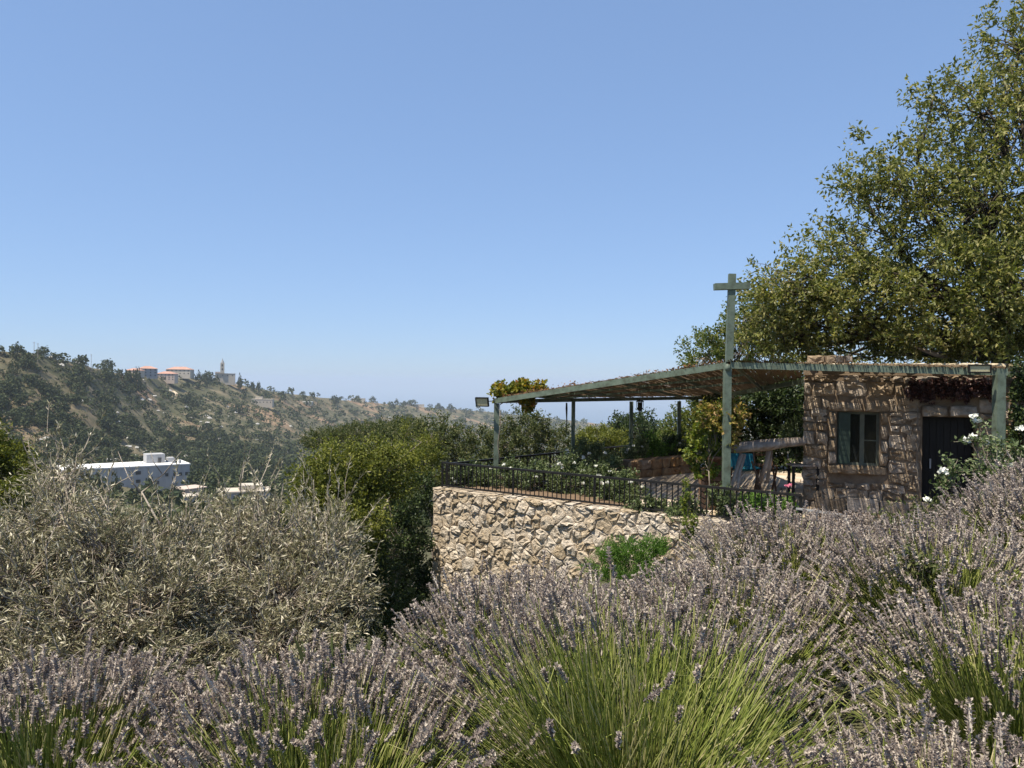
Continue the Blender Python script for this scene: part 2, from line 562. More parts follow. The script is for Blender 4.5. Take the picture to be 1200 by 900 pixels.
SEA_Z, SEA_R = -560.0, 62000.0
an = np.arange(160) * 2 * np.pi / 160
ring = lambda r: np.stack([r * np.sin(an), r * np.cos(an), np.full(160, SEA_Z)], 1)
Vs = np.vstack([ring(2500), ring(9000), ring(25000), ring(SEA_R)])
Fs = np.array([[j * 160 + q, j * 160 + (q + 1) % 160, (j + 1) * 160 + (q + 1) % 160, (j + 1) * 160 + q] for j in range(3) for q in range(160)])
tag(link('sea', mesh_data('sea', Vs, [Fs], M['sea'])), kind='structure')

# ------------------------------------------------------------------ haze
hz = MB().box((0, 0, (SEA_Z - 2 + 75) / 2), (136000, 136000, 75 - (SEA_Z - 2)))
m, n, out = new_mat('haze_air')
pv = N(n, 'VolumePrincipled')
pv.inputs['Color'].default_value = (.62, .71, .82, 1)
pv.inputs['Density'].default_value = 0.00011
pv.inputs['Anisotropy'].default_value = 0.0
n.links.new(pv.outputs[0], out.inputs['Volume'])
hazeo = hz.build('haze', m)
tag(hazeo, kind='stuff')

# ------------------------------------------------------------------ stones cut from polygons
def stone_mesh(name, poly, P0, eu, ev, en, mat, proud=.06, gap=.012, rough=.018, back=.05, round_=.22, smooth=False):
    """poly: (k,2) outline in (u,v); a lump of stone standing proud of the wall plane, its edges rounded"""
    poly = np.asarray(poly, float)
    c = poly.mean(0)
    pts = []
    k = len(poly)
    for q in range(k):
        a, b = poly[q], poly[(q + 1) % k]
        m = max(1, int(round(np.linalg.norm(b - a) / .13)))
        for j in range(m):
            pts.append(a + (b - a) * j / m)
    pts = np.array(pts)
    d = pts - c
    ln = np.linalg.norm(d, axis=1, keepdims=True)
    size = ln.mean()
    base = c + d * np.maximum(.3, 1 - gap / ln)
    # knock the corners off
    base = (1 - round_) * base + round_ * .5 * (np.roll(base, 1, 0) + np.roll(base, -1, 0))
    base += rng.normal(size=base.shape) * rough * .5
    shoulder = c + (base - c) * .90 + rng.normal(size=base.shape) * rough * .7
    inner = c + (base - c) * .52 + rng.normal(size=base.shape) * rough
    n = len(base)
    tilt = rng.normal(size=2) * proud * .35 / max(size, .05)
    h = lambda p, z: z + (p - c) @ tilt
    rings = [(base, np.full(n, -back)), (base, h(base, proud * .25) + rng.normal(size=n) * rough * .3), (shoulder, h(shoulder, proud * .8) + rng.normal(size=n) * rough * .8), (inner, h(inner, proud * 1.05) + rng.normal(size=n) * rough * 1.1)]
    V = []
    for p, z in rings:
        V.append(np.asarray(P0) + p[:, :1] * np.asarray(eu) + p[:, 1:] * np.asarray(ev) + z[:, None] * np.asarray(en))
    V.append((np.asarray(P0) + c[0] * np.asarray(eu) + c[1] * np.asarray(ev) + (proud * 1.05 + rng.normal() * rough) * np.asarray(en))[None])
    V = np.concatenate(V)
    F = []
    for r_ in range(3):
        for q in range(n):
            F.append([r_ * n + q, r_ * n + (q + 1) % n, (r_ + 1) * n + (q + 1) % n, (r_ + 1) * n + q])
    T = [[3 * n + q, 3 * n + (q + 1) % n, 4 * n] for q in range(n)]
    return mesh_data(name, V, [np.array(F), np.array(T)], mat, smooth)

def clip_poly(poly, p, nrm):
    """keep the side where (x-p).nrm <= 0"""
    out = []
    k = len(poly)
    for q in range(k):
        a, b = poly[q], poly[(q + 1) % k]
        da, db = (a - p) @ nrm, (b - p) @ nrm
        if da <= 0: out.append(a)
        if (da < 0) != (db < 0) and abs(da - db) > 1e-9:
            out.append(a + (b - a) * da / (da - db))
    return out

def voronoi(pts, x0, x1, y0, y1):
    cells = []
    for q, p in enumerate(pts):
        poly = [np.array(v, float) for v in ((x0, y0), (x1, y0), (x1, y1), (x0, y1))]
        d = np.linalg.norm(pts - p, axis=1)
        for j in np.argsort(d)[1:16]:
            mid = (p + pts[j]) / 2
            poly = clip_poly(poly, mid, pts[j] - p)
            if len(poly) < 3: break
        cells.append(poly)
    return cells

# ------------------------------------------------------------------ terrace, retaining wall, railings
FLOOR = -2.66
A = Vector((-1.87, 18.8, FLOOR))
B = Vector((5.25, 13.75, FLOOR))
A2 = Vector((7.6, 29.4, FLOOR))
poly = [A, B, Vector((15, 11.6, FLOOR)), Vector((15, 29.4, FLOOR)), A2]
top = np.array([[p.x, p.y, FLOOR] for p in poly])
ctr = top.mean(0)
top = ctr + (top - ctr) * .993
bot = top.copy(); bot[:, 2] = -8.5
k = len(top)
tf = MB().add(np.vstack([top, bot]), [np.array([list(range(k))])]).add(np.vstack([top, bot]), np.array([[q, k + q, k + (q + 1) % k, (q + 1) % k] for q in range(k)]))
floor_o = tf.build('terrace_floor', M['soil'])
tag(floor_o, kind='structure')

# paving slabs laid on the terrace
def inside(p, pl):
    c = False
    for q in range(len(pl)):
        a, b = pl[q], pl[(q + 1) % len(pl)]
        if (a.y > p[1]) != (b.y > p[1]) and p[0] < (b.x - a.x) * (p[1] - a.y) / (b.y - a.y) + a.x:
            c = not c
    return c
eu = np.array([.93, -.37, 0]); ev = np.array([.37, .93, 0]); en = np.array([0, 0, 1.])
O = np.array([1.0, 16.0, FLOOR + .004])
vv = -4.0
while vv < 12:
    hgt = rng.uniform(.5, .75)
    uu = -3 + rng.uniform(0, .4)
    while uu < 8:
        w = rng.uniform(.5, .95)
        c = O + eu * (uu + w / 2) + ev * (vv + hgt / 2)
        pxc = 600 + 900 * c[0] / c[1]
        if inside(c, poly) and 735 < pxc < 960 and all(inside(O + eu * a_ + ev * b_, poly) for a_ in (uu, uu + w) for b_ in (vv, vv + hgt)):
            q = MB()
            g_ = .012
            p4 = [O + eu * a_ + ev * b_ for a_, b_ in ((uu + g_, vv + g_), (uu + w - g_, vv + g_), (uu + w - g_, vv + hgt - g_), (uu + g_, vv + hgt - g_))]
            hh = .03 + rng.uniform(-.003, .003)
            q.add(np.vstack([p4, [p + en * hh for p in p4]]), np.array([[4, 5, 6, 7], [0, 1, 5, 4], [1, 2, 6, 5], [2, 3, 7, 6], [3, 0, 4, 7]]))
            q.build('paving_slab', M['paving'], floor_o)
        uu += w
    vv += hgt

wall = thing('retaining_wall', 'pale rubble stone retaining wall under the black railing', 'stone wall', (A.x, A.y, -6))
wu = np.array((B - A).normalized()); wn = unit(np.cross(wu, [0, 0, 1])); wv = np.array([0, 0, 1.])
if wn[1] > 0: wn = -wn
WL = (B - A).length
core = MB()
base_c = np.array(A) + wu * WL / 2
core.box(base_c - wn * .17 + np.array([0, 0, -2.3]), (WL, .40, 4.5), np.stack([wu, -wn, wv], 1))
core.build('mortar_core', M['mortar'], wall)
pts = []
tries = 0
while tries < 9000:
    tries += 1
    p = rng.uniform([0, -3.3], [WL, -.02])
    lim = -np.interp(p[0], [0, 2, 4, 6, 9], [3.3, 2.6, 1.7, 1.0, .6])
    if p[1] < lim: continue
    md = .20 + .12 * fbm(p[0] * 4, p[1] * 4, 1.1)
    md = max(.12, min(.30, md))
    if all((p[0] - q[0]) ** 2 * .72 + (p[1] - q[1]) ** 2 * 1.25 > md * md for q in pts):
        pts.append(p)
pts = np.array(pts)
P0 = np.array(A)
for q, cell in enumerate(voronoi(pts, 0, WL, -3.5, 0)):
    if len(cell) < 3: continue
    cell = np.array(cell)
    if (cell.max(0) - cell.min(0)).max() > .85: 
        cc = pts[q]
        cell = cc + np.clip(cell - cc, -.3, .3)
    link('stone', stone_mesh('stone', cell, P0 + wn * .03, wu, wv, wn, M['rubble'], proud=rng.uniform(.02, .065), gap=.004, rough=.015, back=.04, round_=.10), wall)
# levelling course: thin irregular stones bedded along the top edge
u_ = -.02
while u_ < WL - .05:
    w = rng.uniform(.16, .5)
    zt_ = rng.uniform(.0, .03)
    link('coping_stone', stone_mesh('coping_stone', [(u_, -.04), (u_ + w, -.04 + rng.uniform(-.02, .02)), (u_ + w, .03 + zt_), (u_, .03 + zt_)], P0 + wn * .03, wu, wv, wn, M['rubble'], rng.uniform(.02, .05), .006, .012, .34), wall)
    u_ += w
# the left return, running away beside the far railing
du = np.array((A2 - A).normalized()); dn = np.array([-du[1], du[0], 0.])
core = MB()
core.box(np.array(A) + du * 7 - dn * .19 + np.array([0, 0, -2.25]), (13.4, .34, 4.4), np.stack([du, dn, wv], 1))
core.build('return_wall', M['mortar'], wall)
for row in range(9):
    link('quoin', stone_mesh('quoin', [(0, -.36 * row - .34), (.30, -.36 * row - .34), (.30, -.36 * row), (0, -.36 * row)], np.array(A) + dn * .0, du, wv, dn, M['rubble'], .02, .012, .012, .04), wall)

def railing(name, label, a, b, h, n_bars, post_every, mat, mid_gap=0.06, t=.05):
    a, b = np.asarray(a, float), np.asarray(b, float)
    r = thing(name, label, 'railing', tuple(a))
    up = np.array([0, 0, 1.])
    MB().bar(a + up * h, b + up * h, .06, .045).build('top_rail', mat, r)
    MB().bar(a + up * mid_gap, b + up * mid_gap, .04, .035).build('bottom_rail', mat, r)
    for q in range(n_bars + 1):
        p = a + (b - a) * q / n_bars
        if q % post_every == 0 or q == n_bars:
            MB().box(p + up * (h * .5 - .002), (t, t, h - .047)).build('post', mat, r)
        else:
            MB().bar(p + up * (mid_gap + .018), p + up * (h - .023), .022, .022, (1, 0, 0)).build('baluster', mat, r)
    return r
Ra = np.array(A) + wu * .16 - wn * .10 + np.array([0, 0, .035])
Rb = np.array(A) + wu * (WL - .08) - wn * .10 + np.array([0, 0, .035])
railing('front_railing', 'black iron railing along the top of the rubble retaining wall', Ra, Rb, .62, 72, 18, M['black_iron'])
Rc = np.array(A) + du * .32 - dn * .12 + np.array([0, 0, .005])
railing('side_railing', 'black iron railing running away behind the rose shrubs', Rc, np.array(A) + du * 12.4 - dn * .12 + np.array([0, 0, .005]), .60, 84, 14, M['black_iron'])

# iron gate stub and plinth at the house end of the railing
st = thing('stair_handrail', 'low black handrail sloping down beside the house corner', 'handrail', (5.3, 13.6, FLOOR))
a = W(934, 596, 13.9); b = W(985, 603, 12.9)
q = MB(); q.bar(a, b, .05, .03); q.build('rail', M['grey_steel'], st)
for f_ in (.05, .95):
    p = a.lerp(b, f_)
    MB().tube([(p.x, p.y, FLOOR - .35), (p.x, p.y, p.z)], .018, 6).build('post', M['black_iron'], st)

# ------------------------------------------------------------------ the small stone house
eF = np.array([.921, -.390, 0.]); nF = np.array([-.390, -.921, 0.]); up = np.array([0, 0, 1.])
H0 = np.array(W(942, 500, 16.6)); H0[2] = FLOOR
def fu(px, py):
    p = on_plane(px, py, Vector(H0), Vector(nF))
    d = np.array(p) - H0
    return float(d @ eF), float(p.z)
def fp(u, z, out=0.0):
    return H0 + eF * u + up * (z - FLOOR) + nF * out
HT = fu(1000, 440)[1]                       # wall head
wx0, wz1 = fu(981, 482); wx1, wz0 = fu(1030, 547)
dx0, dz1 = fu(1081, 488); dx1, dz0 = fu(1142, 601)
dz0 = FLOOR + .02
HWID = 6.2
house = thing('stone_house', 'small brown stone house with one window and a dark doorway', 'house', tuple(H0))
Mx = np.stack([eF, -nF, up], 1)
def slab(mb, u0, u1, z0, z1, d0, d1):
    """box of the facade frame: u range, z range, depth range behind the face"""
    mb.box(H0 + eF * (u0 + u1) / 2 + up * ((z0 + z1) / 2 - FLOOR) - nF * (d0 + d1) / 2, (u1 - u0, d1 - d0, z1 - z0), Mx)
mb = MB()
slab(mb, 0, wx0, FLOOR - .6, HT, 0, .42)
slab(mb, wx0, wx1, FLOOR - .6, wz0, 0, .42)
slab(mb, wx0, wx1, wz1, HT, 0, .42)
slab(mb, wx1, dx0, FLOOR - .6, HT, 0, .42)
slab(mb, dx0, dx1, dz1, HT, 0, .42)
slab(mb, dx1, HWID, FLOOR - .6, HT, 0, .42)
slab(mb, 0, .42, FLOOR - .6, HT, .422, 4.2)
slab(mb, HWID - .42, HWID, FLOOR - .6, HT, .422, 4.2)
slab(mb, .422, HWID - .422, FLOOR - .6, HT, 3.8, 4.2)
slab(mb, .422, HWID - .422, FLOOR - .6, FLOOR + .01, .422, 3.79)
mb.build('wall', M['ashlar_core'], house)
mb = MB(); slab(mb, -.02, HWID + .02, HT + .004, HT + .16, -.02, 4.25)
mb.build('roof_slab', M['ashlar_core'], house)
# courses of squared rubble on the front
SUR = .17                                    # stone surround of the window
zc = FLOOR - .3
row = 0
while zc < HT - .02:
    ch = rng.choice([.14, .2, .26, .32]) * rng.uniform(.9, 1.1)
    if zc + ch > HT - .12: ch = HT - zc
    u_ = -.02
    cuts = []
    if zc + ch > wz0 - .19 and zc < wz1 + .19: cuts.append((wx0 - SUR, wx1 + SUR))
    if zc < dz1 + .24: cuts.append((dx0 - .03, dx1 + .03))
    spans, s0 = [], -.02
    for c0, c1 in cuts:
        spans.append((s0, c0)); s0 = c1
    spans.append((s0, HWID))
    for a_, b_ in spans:
        u_ = a_
        while u_ < b_ - .01:
            w = min(rng.choice([.17, .26, .36, .55]) * rng.uniform(.85, 1.15), b_ - u_)
            if b_ - (u_ + w) < .12: w = b_ - u_
            j = lambda s=.03: rng.uniform(-s, s)
            z0_, z1_ = zc, zc + ch
            pl = [(u_ + j(.02), z0_ - FLOOR + j()), (u_ + w + j(.02), z0_ - FLOOR + j()), (u_ + w + j(.02), z1_ - FLOOR + j()), (u_ + j(.02), z1_ - FLOOR + j())]
            link('stone', stone_mesh('stone', pl, H0 + nF * .01, eF, up, nF, M['ashlar'], rng.uniform(.02, .085), .012, .022, .03), house)
            u_ += w
    zc += ch
# window surround and door lintel stones
def face_stone(name, u0, u1, z0, z1, proud, mat='ashlar'):
    return link(name, stone_mesh(name, [(u0, z0 - FLOOR), (u1, z0 - FLOOR), (u1, z1 - FLOOR), (u0, z1 - FLOOR)], H0 + nF * .012, eF, up, nF, M[mat], proud, .008, .012, .04), house)
nj = 4
for q in range(nj):
    a_, b_ = wz0 + (wz1 - wz0) * q / nj, wz0 + (wz1 - wz0) * (q + 1) / nj
    face_stone('window_jamb', wx0 - SUR, wx0 - .01, a_, b_, .10)
    face_stone('window_jamb', wx1 + .01, wx1 + SUR, a_, b_, .10)
face_stone('window_lintel', wx0 - SUR - .05, (wx0 + wx1) / 2 + .1, wz1 + .005, wz1 + .19, .14)
face_stone('window_lintel', (wx0 + wx1) / 2 + .1, wx1 + SUR + .05, wz1 + .005, wz1 + .19, .13)
face_stone('window_sill', wx0 - SUR - .03, wx1 + SUR + .03, wz0 - .18, wz0 - .005, .15)
face_stone('door_lintel', dx0 - .03, (dx0 + dx1) / 2, dz1 + .005, dz1 + .235, .10)
face_stone('door_lintel', (dx0 + dx1) / 2, dx1 + .03, dz1 + .005, dz1 + .235, .10)
# stone bench course along the foot
for q in range(4):
    a_ = .25 + q * .62
    mb = MB(); slab(mb, a_, a_ + .6, FLOOR + .02, FLOOR + .26 + .03 * (q % 2), -.24, -.09)
    mb.build('plinth_stone', M['ashlar'], house)
# window
win = MB(); t = .055
slab(win, wx0, wx1, wz0, wz0 + t, .12, .19); slab(win, wx0, wx1, wz1 - t, wz1, .12, .19)
slab(win, wx0, wx0 + t, wz0 + t, wz1 - t, .121, .189); slab(win, wx1 - t, wx1, wz0 + t, wz1 - t, .121, .189)
um = wx0 + (wx1 - wx0) * .60
slab(win, um - .045, um + .045, wz0 + t, wz1 - t, .115, .186)
wino = win.build('window', M['frame_paint'], house)
for a_, b_ in ((wx0 + t, um - .045), (um + .045, wx1 - t)):
    mb = MB(); slab(mb, a_, b_, wz0 + t, wz1 - t, .15, .158); mb.build('pane', M['glass'], wino)
mb = MB(); slab(mb, um + .045, wx1 - t, wz0 + .52, wz0 + .545, .135, .149); mb.build('glazing_bar', M['frame_paint'], wino)
# left shutter folded back inside the reveal, louvred
sh = MB(); s0, s1 = wx0 + .03, wx0 + (wx1 - wx0) * .32
slab(sh, s0, s0 + .05, wz0 + .03, wz1 - .03, .04, .075); slab(sh, s1 - .05, s1, wz0 + .03, wz1 - .03, .04, .075)
slab(sh, s0 + .05, s1 - .05, wz0 + .03, wz0 + .11, .041, .074); slab(sh, s0 + .05, s1 - .05, wz1 - .11, wz1 - .03, .041, .074)
slab(sh, s0 + .05, s1 - .05, wz0 + .11, wz1 - .11, .055, .068)
sho = sh.build('shutter', M['shutter'], house)
for q in range(9):
    z_ = wz0 + .14 + q * (wz1 - wz0 - .28) / 8
    mb = MB(); slab(mb, s0 + .052, s1 - .052, z_ - .03, z_ + .03, .045, .054); mb.build('slat', M['shutter'], sho)
# door: vertical boards, half in
dr = MB(); slab(dr, dx0 + .02, dx1 - .02, dz0, dz1 - .02, .30, .34)
dro = dr.build('door', M['dark_door'], house)
nb = 7
for q in range(nb):
    a_ = dx0 + .03 + (dx1 - dx0 - .06) * q / nb; b_ = dx0 + .03 + (dx1 - dx0 - .06) * (q + 1) / nb
    mb = MB(); slab(mb, a_ + .006, b_ - .006, dz0 + .01, dz1 - .04, .28, .298); mb.build('board', M['dark_door'], dro)
mb = MB(); slab(mb, dx0 + .16, dx0 + .19, FLOOR + .95, FLOOR + 1.15, .24, .278); mb.build('handle', M['grey_steel'], dro)
# parapet cap and raised block
mb = MB(); slab(mb, 0, HWID, HT + .162, HT + .25, .02, .32); slab(mb, fu(946, 415)[0], fu(996, 415)[0], HT + .252, HT + .44, .62, .95); mb.build('parapet_core', M['ashlar_core'], house)
u_ = 0
while u_ < HWID:
    w = rng.uniform(.28, .6)
    link('cap_stone', stone_mesh('cap_stone', [(u_, HT + .165 - FLOOR), (u_ + w, HT + .165 - FLOOR), (u_ + w, HT + .26 - FLOOR), (u_, HT + .26 - FLOOR)], H0 + nF * .02, eF, up, nF, M['capstone'], .05, .008, .012, .30), house)
    u_ += w
b0 = fu(944, 415)[0]; b1 = fu(998, 415)[0]
for rw in range(1):
    u_ = b0
    while u_ < b1:
        w = min(rng.uniform(.3, .45), b1 - u_ + .05)
        z_ = HT + .27 + rw * .2
        link('parapet_stone', stone_mesh('parapet_stone', [(u_, z_ - FLOOR), (u_ + w, z_ - FLOOR), (u_ + w, z_ + .19 - FLOOR), (u_, z_ + .19 - FLOOR)], H0 - nF * .6, eF, up, nF, M['ashlar'], .05, .01, .015, .30), house)
        u_ += w

# ------------------------------------------------------------------ pergola
def V3(px, py, d): return np.array(W(px, py, d))
T1 = V3(582, 470, 20.0); T2 = V3(672, 468, 21.3); T3 = V3(740, 468, 22.6); T4 = V3(796, 468, 24.0); T7 = V3(836, 466, 25.6)
T5 = V3(853, 428, 14.95)
T6 = fp(0, 0, .30) * 0 + V3(1171, 436, 13.5)
THc = fp(-.06, V3(945, 447, 17.2)[2], 0) - nF * .6
perg = thing('pergola', 'sage green steel pergola roofed with dry reeds beside the stone house', 'pergola', (T5[0], T5[1], FLOOR))
G = M['green_steel']
MB().bar(T1 + [-.06, 0, 0], T5, .07, .125).build('fascia_beam', G, perg)
MB().bar(T5 + eF * .05, T6 + eF * .12, .07, .125).build('fascia_beam', G, perg)
MB().bar(T1 + du * .08 + [0, 0, -.006], T7, .07, .10).build('back_beam', G, perg)
MB().bar(T7 + [0, 0, -.004], THc, .07, .10).build('back_beam', G, perg)
for q, (t_, wd) in enumerate(((T1, .13), (T2, .10), (T3, .10), (T4, .10))):
    MB().box((t_[0], t_[1], (FLOOR - .1 + t_[2] - .06) / 2), (wd, wd, t_[2] - .06 - FLOOR + .1)).build('post', G, perg)
MB().box((T5[0] - .01, T5[1], (FLOOR + T5[2] - .07) / 2), (.135, .135, T5[2] - .07 - FLOOR)).build('post', G, perg)
MB().box((T6[0], T6[1], (FLOOR + T6[2] + .06) / 2), (.15, .15, T6[2] + .06 - FLOOR)).build('post', G, perg)
MB().lathe(T5 + np.array([-.02, -.05, -.09]), [(0, .12), (.05, .10), (.065, .03), (.05, -.02), (0, -.04)], 10).build('corner_knuckle', G, perg, True)
# rafters from the fascia back to the rear beam
def hit(p, r, a, b):
    """how far along r from p the plan line a-b is met"""
    m_ = np.array([[r[0], -(b[0] - a[0])], [r[1], -(b[1] - a[1])]])
    s_, t_ = np.linalg.solve(m_, np.array([a[0] - p[0], a[1] - p[1]]))
    return s_, t_
RD = -nF
def back_point(p):
    s1_, t1_ = hit(p, RD, T1, T7)
    if t1_ <= 1.0: return p + np.array([RD[0] * s1_, RD[1] * s1_, 0]) * 1.0, T1[2] + (T7[2] - T1[2]) * t1_
    s2_, t2_ = hit(p, RD, T7, THc)
    return p + np.array([RD[0] * s2_, RD[1] * s2_, 0]), T7[2] + (THc[2] - T7[2]) * t2_
fr = [T1 + (T5 - T1) * f for f in (.2, .4, .6, .8)] + [T5 + (T6 - T5) * f for f in (.03,)]
for p in fr:
    bpnt, bz = back_point(p)
    e_ = np.array([bpnt[0], bpnt[1], bz])
    d_ = unit(e_ - p)
    MB().bar(p + d_ * .05 + [0, 0, -.012], e_ - d_ * .05 + [0, 0, -.012], .045, .06).build('rafter', G, perg)
MB().bar(fp(.02, T5[2], .14), fp(3.9, T6[2], .14), .05, .07).build('wall_plate', G, perg)
for f in (.45, .72, .93):
    p = T5 + (T6 - T5) * f
    gap_ = (p - H0) @ nF
    MB().bar(p + RD * .05 + up * -.01, p + RD * (gap_ - .18) + up * -.01, .045, .06).build('rafter', G, perg)
# three purlins across
for f in (.33, .66):
    a_ = T1 + (T7 - T1) * .08; 
    p0_ = fr[0] + (np.array([*back_point(fr[0])[0][:2], back_point(fr[0])[1]]) - fr[0]) * f
    p1_ = fr[4] + (np.array([*back_point(fr[4])[0][:2], back_point(fr[4])[1]]) - fr[4]) * f
    MB().bar(p0_ + [0, 0, .004], p1_ + [0, 0, .004], .05, .05).build('purlin', G, perg)
# the reed mat
mb = MB()
def reed(p, over, z_up):
    bpnt, bz = back_point(p)
    e_ = np.array([bpnt[0], bpnt[1], bz])
    d_ = unit(e_ - p)
    a_ = p - d_ * over
    L_ = np.linalg.norm(e_ - a_)
    k_ = 4
    tt = np.linspace(0, 1, k_)
    pts_ = a_ + np.outer(tt, e_ + d_ * rng.uniform(0, .2) - a_)
    pts_[:, 2] += z_up + rng.normal(size=k_) * .012
    pts_[:, :2] += rng.normal(size=(k_, 2)) * .012
    pts_[0, 2] -= rng.uniform(0, .03)
    mb.tube(pts_, rng.uniform(.006, .011), 3, False)
L15 = np.linalg.norm(T5 - T1)
for layer in range(2):
    s_ = .1
    while s_ < L15:
        reed(T1 + (T5 - T1) * (s_ / L15), rng.uniform(-.02, .05), .075 + layer * .02)
        s_ += rng.choice([.013, .017, .024, .034], p=[.4, .35, .2, .05])
L56 = np.linalg.norm(T6 - T5)
sH = hit(T5, (T6 - T5) / L56, fp(0, 0), fp(0, 0) + RD)[0] - .05
for layer in range(2):
    s_ = .0
    while s_ < sH:
        reed(T5 + (T6 - T5) * (s_ / L56), rng.uniform(0, .10), .085 + layer * .02)
        s_ += rng.choice([.014, .019, .028], p=[.4, .35, .25])
# the strip of mat between the beam and the house front
for layer in range(2):
    s_ = sH
    while s_ < L56 + .1:
        p = T5 + (T6 - T5) * (s_ / L56)
        gap_ = (p - H0) @ nF
        a_ = p - RD * rng.uniform(.0, .12) + up * (.085 + layer * .02)
        e_ = p + RD * (gap_ - rng.uniform(.2, .34)) + up * (.10 + layer * .02)
        tt = np.linspace(0, 1, 4)
        pts_ = a_ + np.outer(tt, e_ - a_) + rng.normal(size=(4, 3)) * [.008, .008, .006]
        pts_[0, 2] -= rng.uniform(0, .05)
        mb.tube(pts_, rng.uniform(.006, .011), 3, False)
        s_ += rng.choice([.015, .025, .055], p=[.4, .35, .25]) * (1.0 if s_ < sH + 1.7 else .55)
mb.build('reed_mat', M['reed'], perg, kind='stuff')
# cross lashings of the mat
for f in (.12, .5, .85):
    q0 = fr[0] + (np.array([*back_point(fr[0])[0][:2], back_point(fr[0])[1]]) - fr[0]) * f
    q1 = fr[4] + (np.array([*back_point(fr[4])[0][:2], back_point(fr[4])[1]]) - fr[4]) * f
    MB().tube([q0 + up * .115, (q0 + q1) / 2 + up * .12, q1 + up * .115], .018, 5).build('lath', M['reed'], perg)
# dead leaves lying on the roof
n_ = 1900
f = rng.uniform(0, 1, n_) ** .8
s_ = rng.uniform(0, 1, n_)
P = T1[None] + (T5 - T1)[None] * s_[:, None]
bk = np.array([np.r_[back_point(p)[0][:2], back_point(p)[1]] for p in P])
P = P + (bk - P) * (f[:, None] ** 2 * .95)
clus = np.clip(fbm(s_ * 30, f * 7, 1.0) + .35, 0, 1.3)
P[:, 2] += .095 + np.abs(rng.normal(size=n_)) * .04 * (clus + .1)
Vl, Fl = leaves(P, rvec(n_) * [1, 1, .4], rvec(n_) + [0, 0, .8], rng.uniform(.03, .09, n_), rng.uniform(.02, .05, n_))
link('leaf_litter', mesh_data('leaf_litter', Vl, [Fl], M['dead_leaf']), perg, 'stuff')

# the cross on the corner post
crs = thing('cross', 'sage green steel cross rising above the pergola corner', 'cross', tuple(T5 + [0, 0, .07]))
ctop = V3(858, 321, 14.95)
cb = T5 + np.array([.02, 0, .066])
MB().bar(cb, ctop, .135, .09, (0, 1, 0)).build('upright', G, crs)
xc = V3(857.5, 335.5, 15.08)
MB().bar(V3(837, 336.2, 14.95), V3(878, 335, 14.95), .15, .125).build('crossbar', G, crs)

# ------------------------------------------------------------------ floodlights and lantern
def floodlight(label, p, face, width, height_, bracket_to):
    o = thing('floodlight', label, 'floodlight', tuple(p))
    f_ = unit(np.asarray(face, float)); s = unit(np.cross([0, 0, 1.], f_)); u2 = np.cross(f_, s)
    Mm = np.stack([s, f_, u2], 1)
    mb = MB()
    bw = .022
    for sx, sy in ((0, 1), (0, -1)):
        mb.box(p + u2 * sy * (height_ / 2 - bw / 2) + f_ * .012, (width, .03, bw), Mm)
    for sx in (1, -1):
        mb.box(p + s * sx * (width / 2 - bw / 2) + f_ * .012, (bw, .03, height_ - 2 * bw), Mm)
    mb.box(p - f_ * .02, (width - .004, .034, height_ - .004), Mm)
    mb.build('housing', M['black_iron'], o)
    MB().box(p + f_ * .004, (width - 2 * bw - .002, .012, height_ - 2 * bw - .002), Mm).build('lens', M['lamp_glass'], o)
    for q in range(7):
        MB().box(p - f_ * .05 + s * (q - 3) * width / 8, (.006, .025, height_ * .7), Mm).build('cooling_fin', M['black_iron'], o)
    MB().bar(p - f_ * .05, bracket_to, .025, .02).build('bracket', M['black_iron'], o)
    return o
p = V3(565, 471, 19.8)
floodlight('square black floodlight on the free end of the pergola beam', p, (-.35, -.9, -.25), .36, .24, T1 + [-.05, 0, 0])
p = V3(1148, 432, 13.4)
floodlight('black floodlight fixed to the pergola beam above the house door', p, (-.25, -.95, -.1), .36, .15, p + [.02, .14, -.02])

lan = thing('hanging_lantern', 'small black metal lantern hanging from the pergola roof', 'lantern', tuple(V3(750, 486, 21)))
lp = V3(750, 474, 20.5)
MB().lathe(lp, [(.0, .16), (.03, .14), (.10, .09), (.11, .07), (.0, .07)], 6).build('cap', M['black_iron'], lan)
MB().lathe(lp, [(.0, -.10), (.09, -.09), (.06, -.14), (.02, -.18), (.012, -.26), (0, -.28)], 6).build('finial', M['black_iron'], lan)
for q in range(6):
    an_ = q * math.pi / 3
    MB().tube([lp + [.095 * math.cos(an_), .095 * math.sin(an_), .07], lp + [.085 * math.cos(an_), .085 * math.sin(an_), -.09]], .009, 4).build('cage_bar', M['black_iron'], lan)
MB().lathe(lp, [(.055, -.088), (.055, .06)], 8).build('glass', M['glass'], lan)
MB().tube([lp + [0, 0, .15], lp + [0, 0, .55]], .006, 4).build('chain', M['black_iron'], lan)

hk = thing('hanging_hook', 'thin dark rod with a hook hanging from the pergola near the floodlight', 'hook', tuple(V3(663, 475, 20.5)))
a = V3(664, 472, 20.6)
MB().tube([a, a + [0, 0, -.16], a + [.01, 0, -.55], a + [0, 0, -.8]], [.022, .03, .011, .008], 5).build('rod', M['black_iron'], hk)
MB().tube([a + [0, 0, -.8], a + [.03, 0, -.86], a + [.07, 0, -.83], a + [.075, 0, -.78]], .008, 4).build('hook', M['black_iron'], hk)

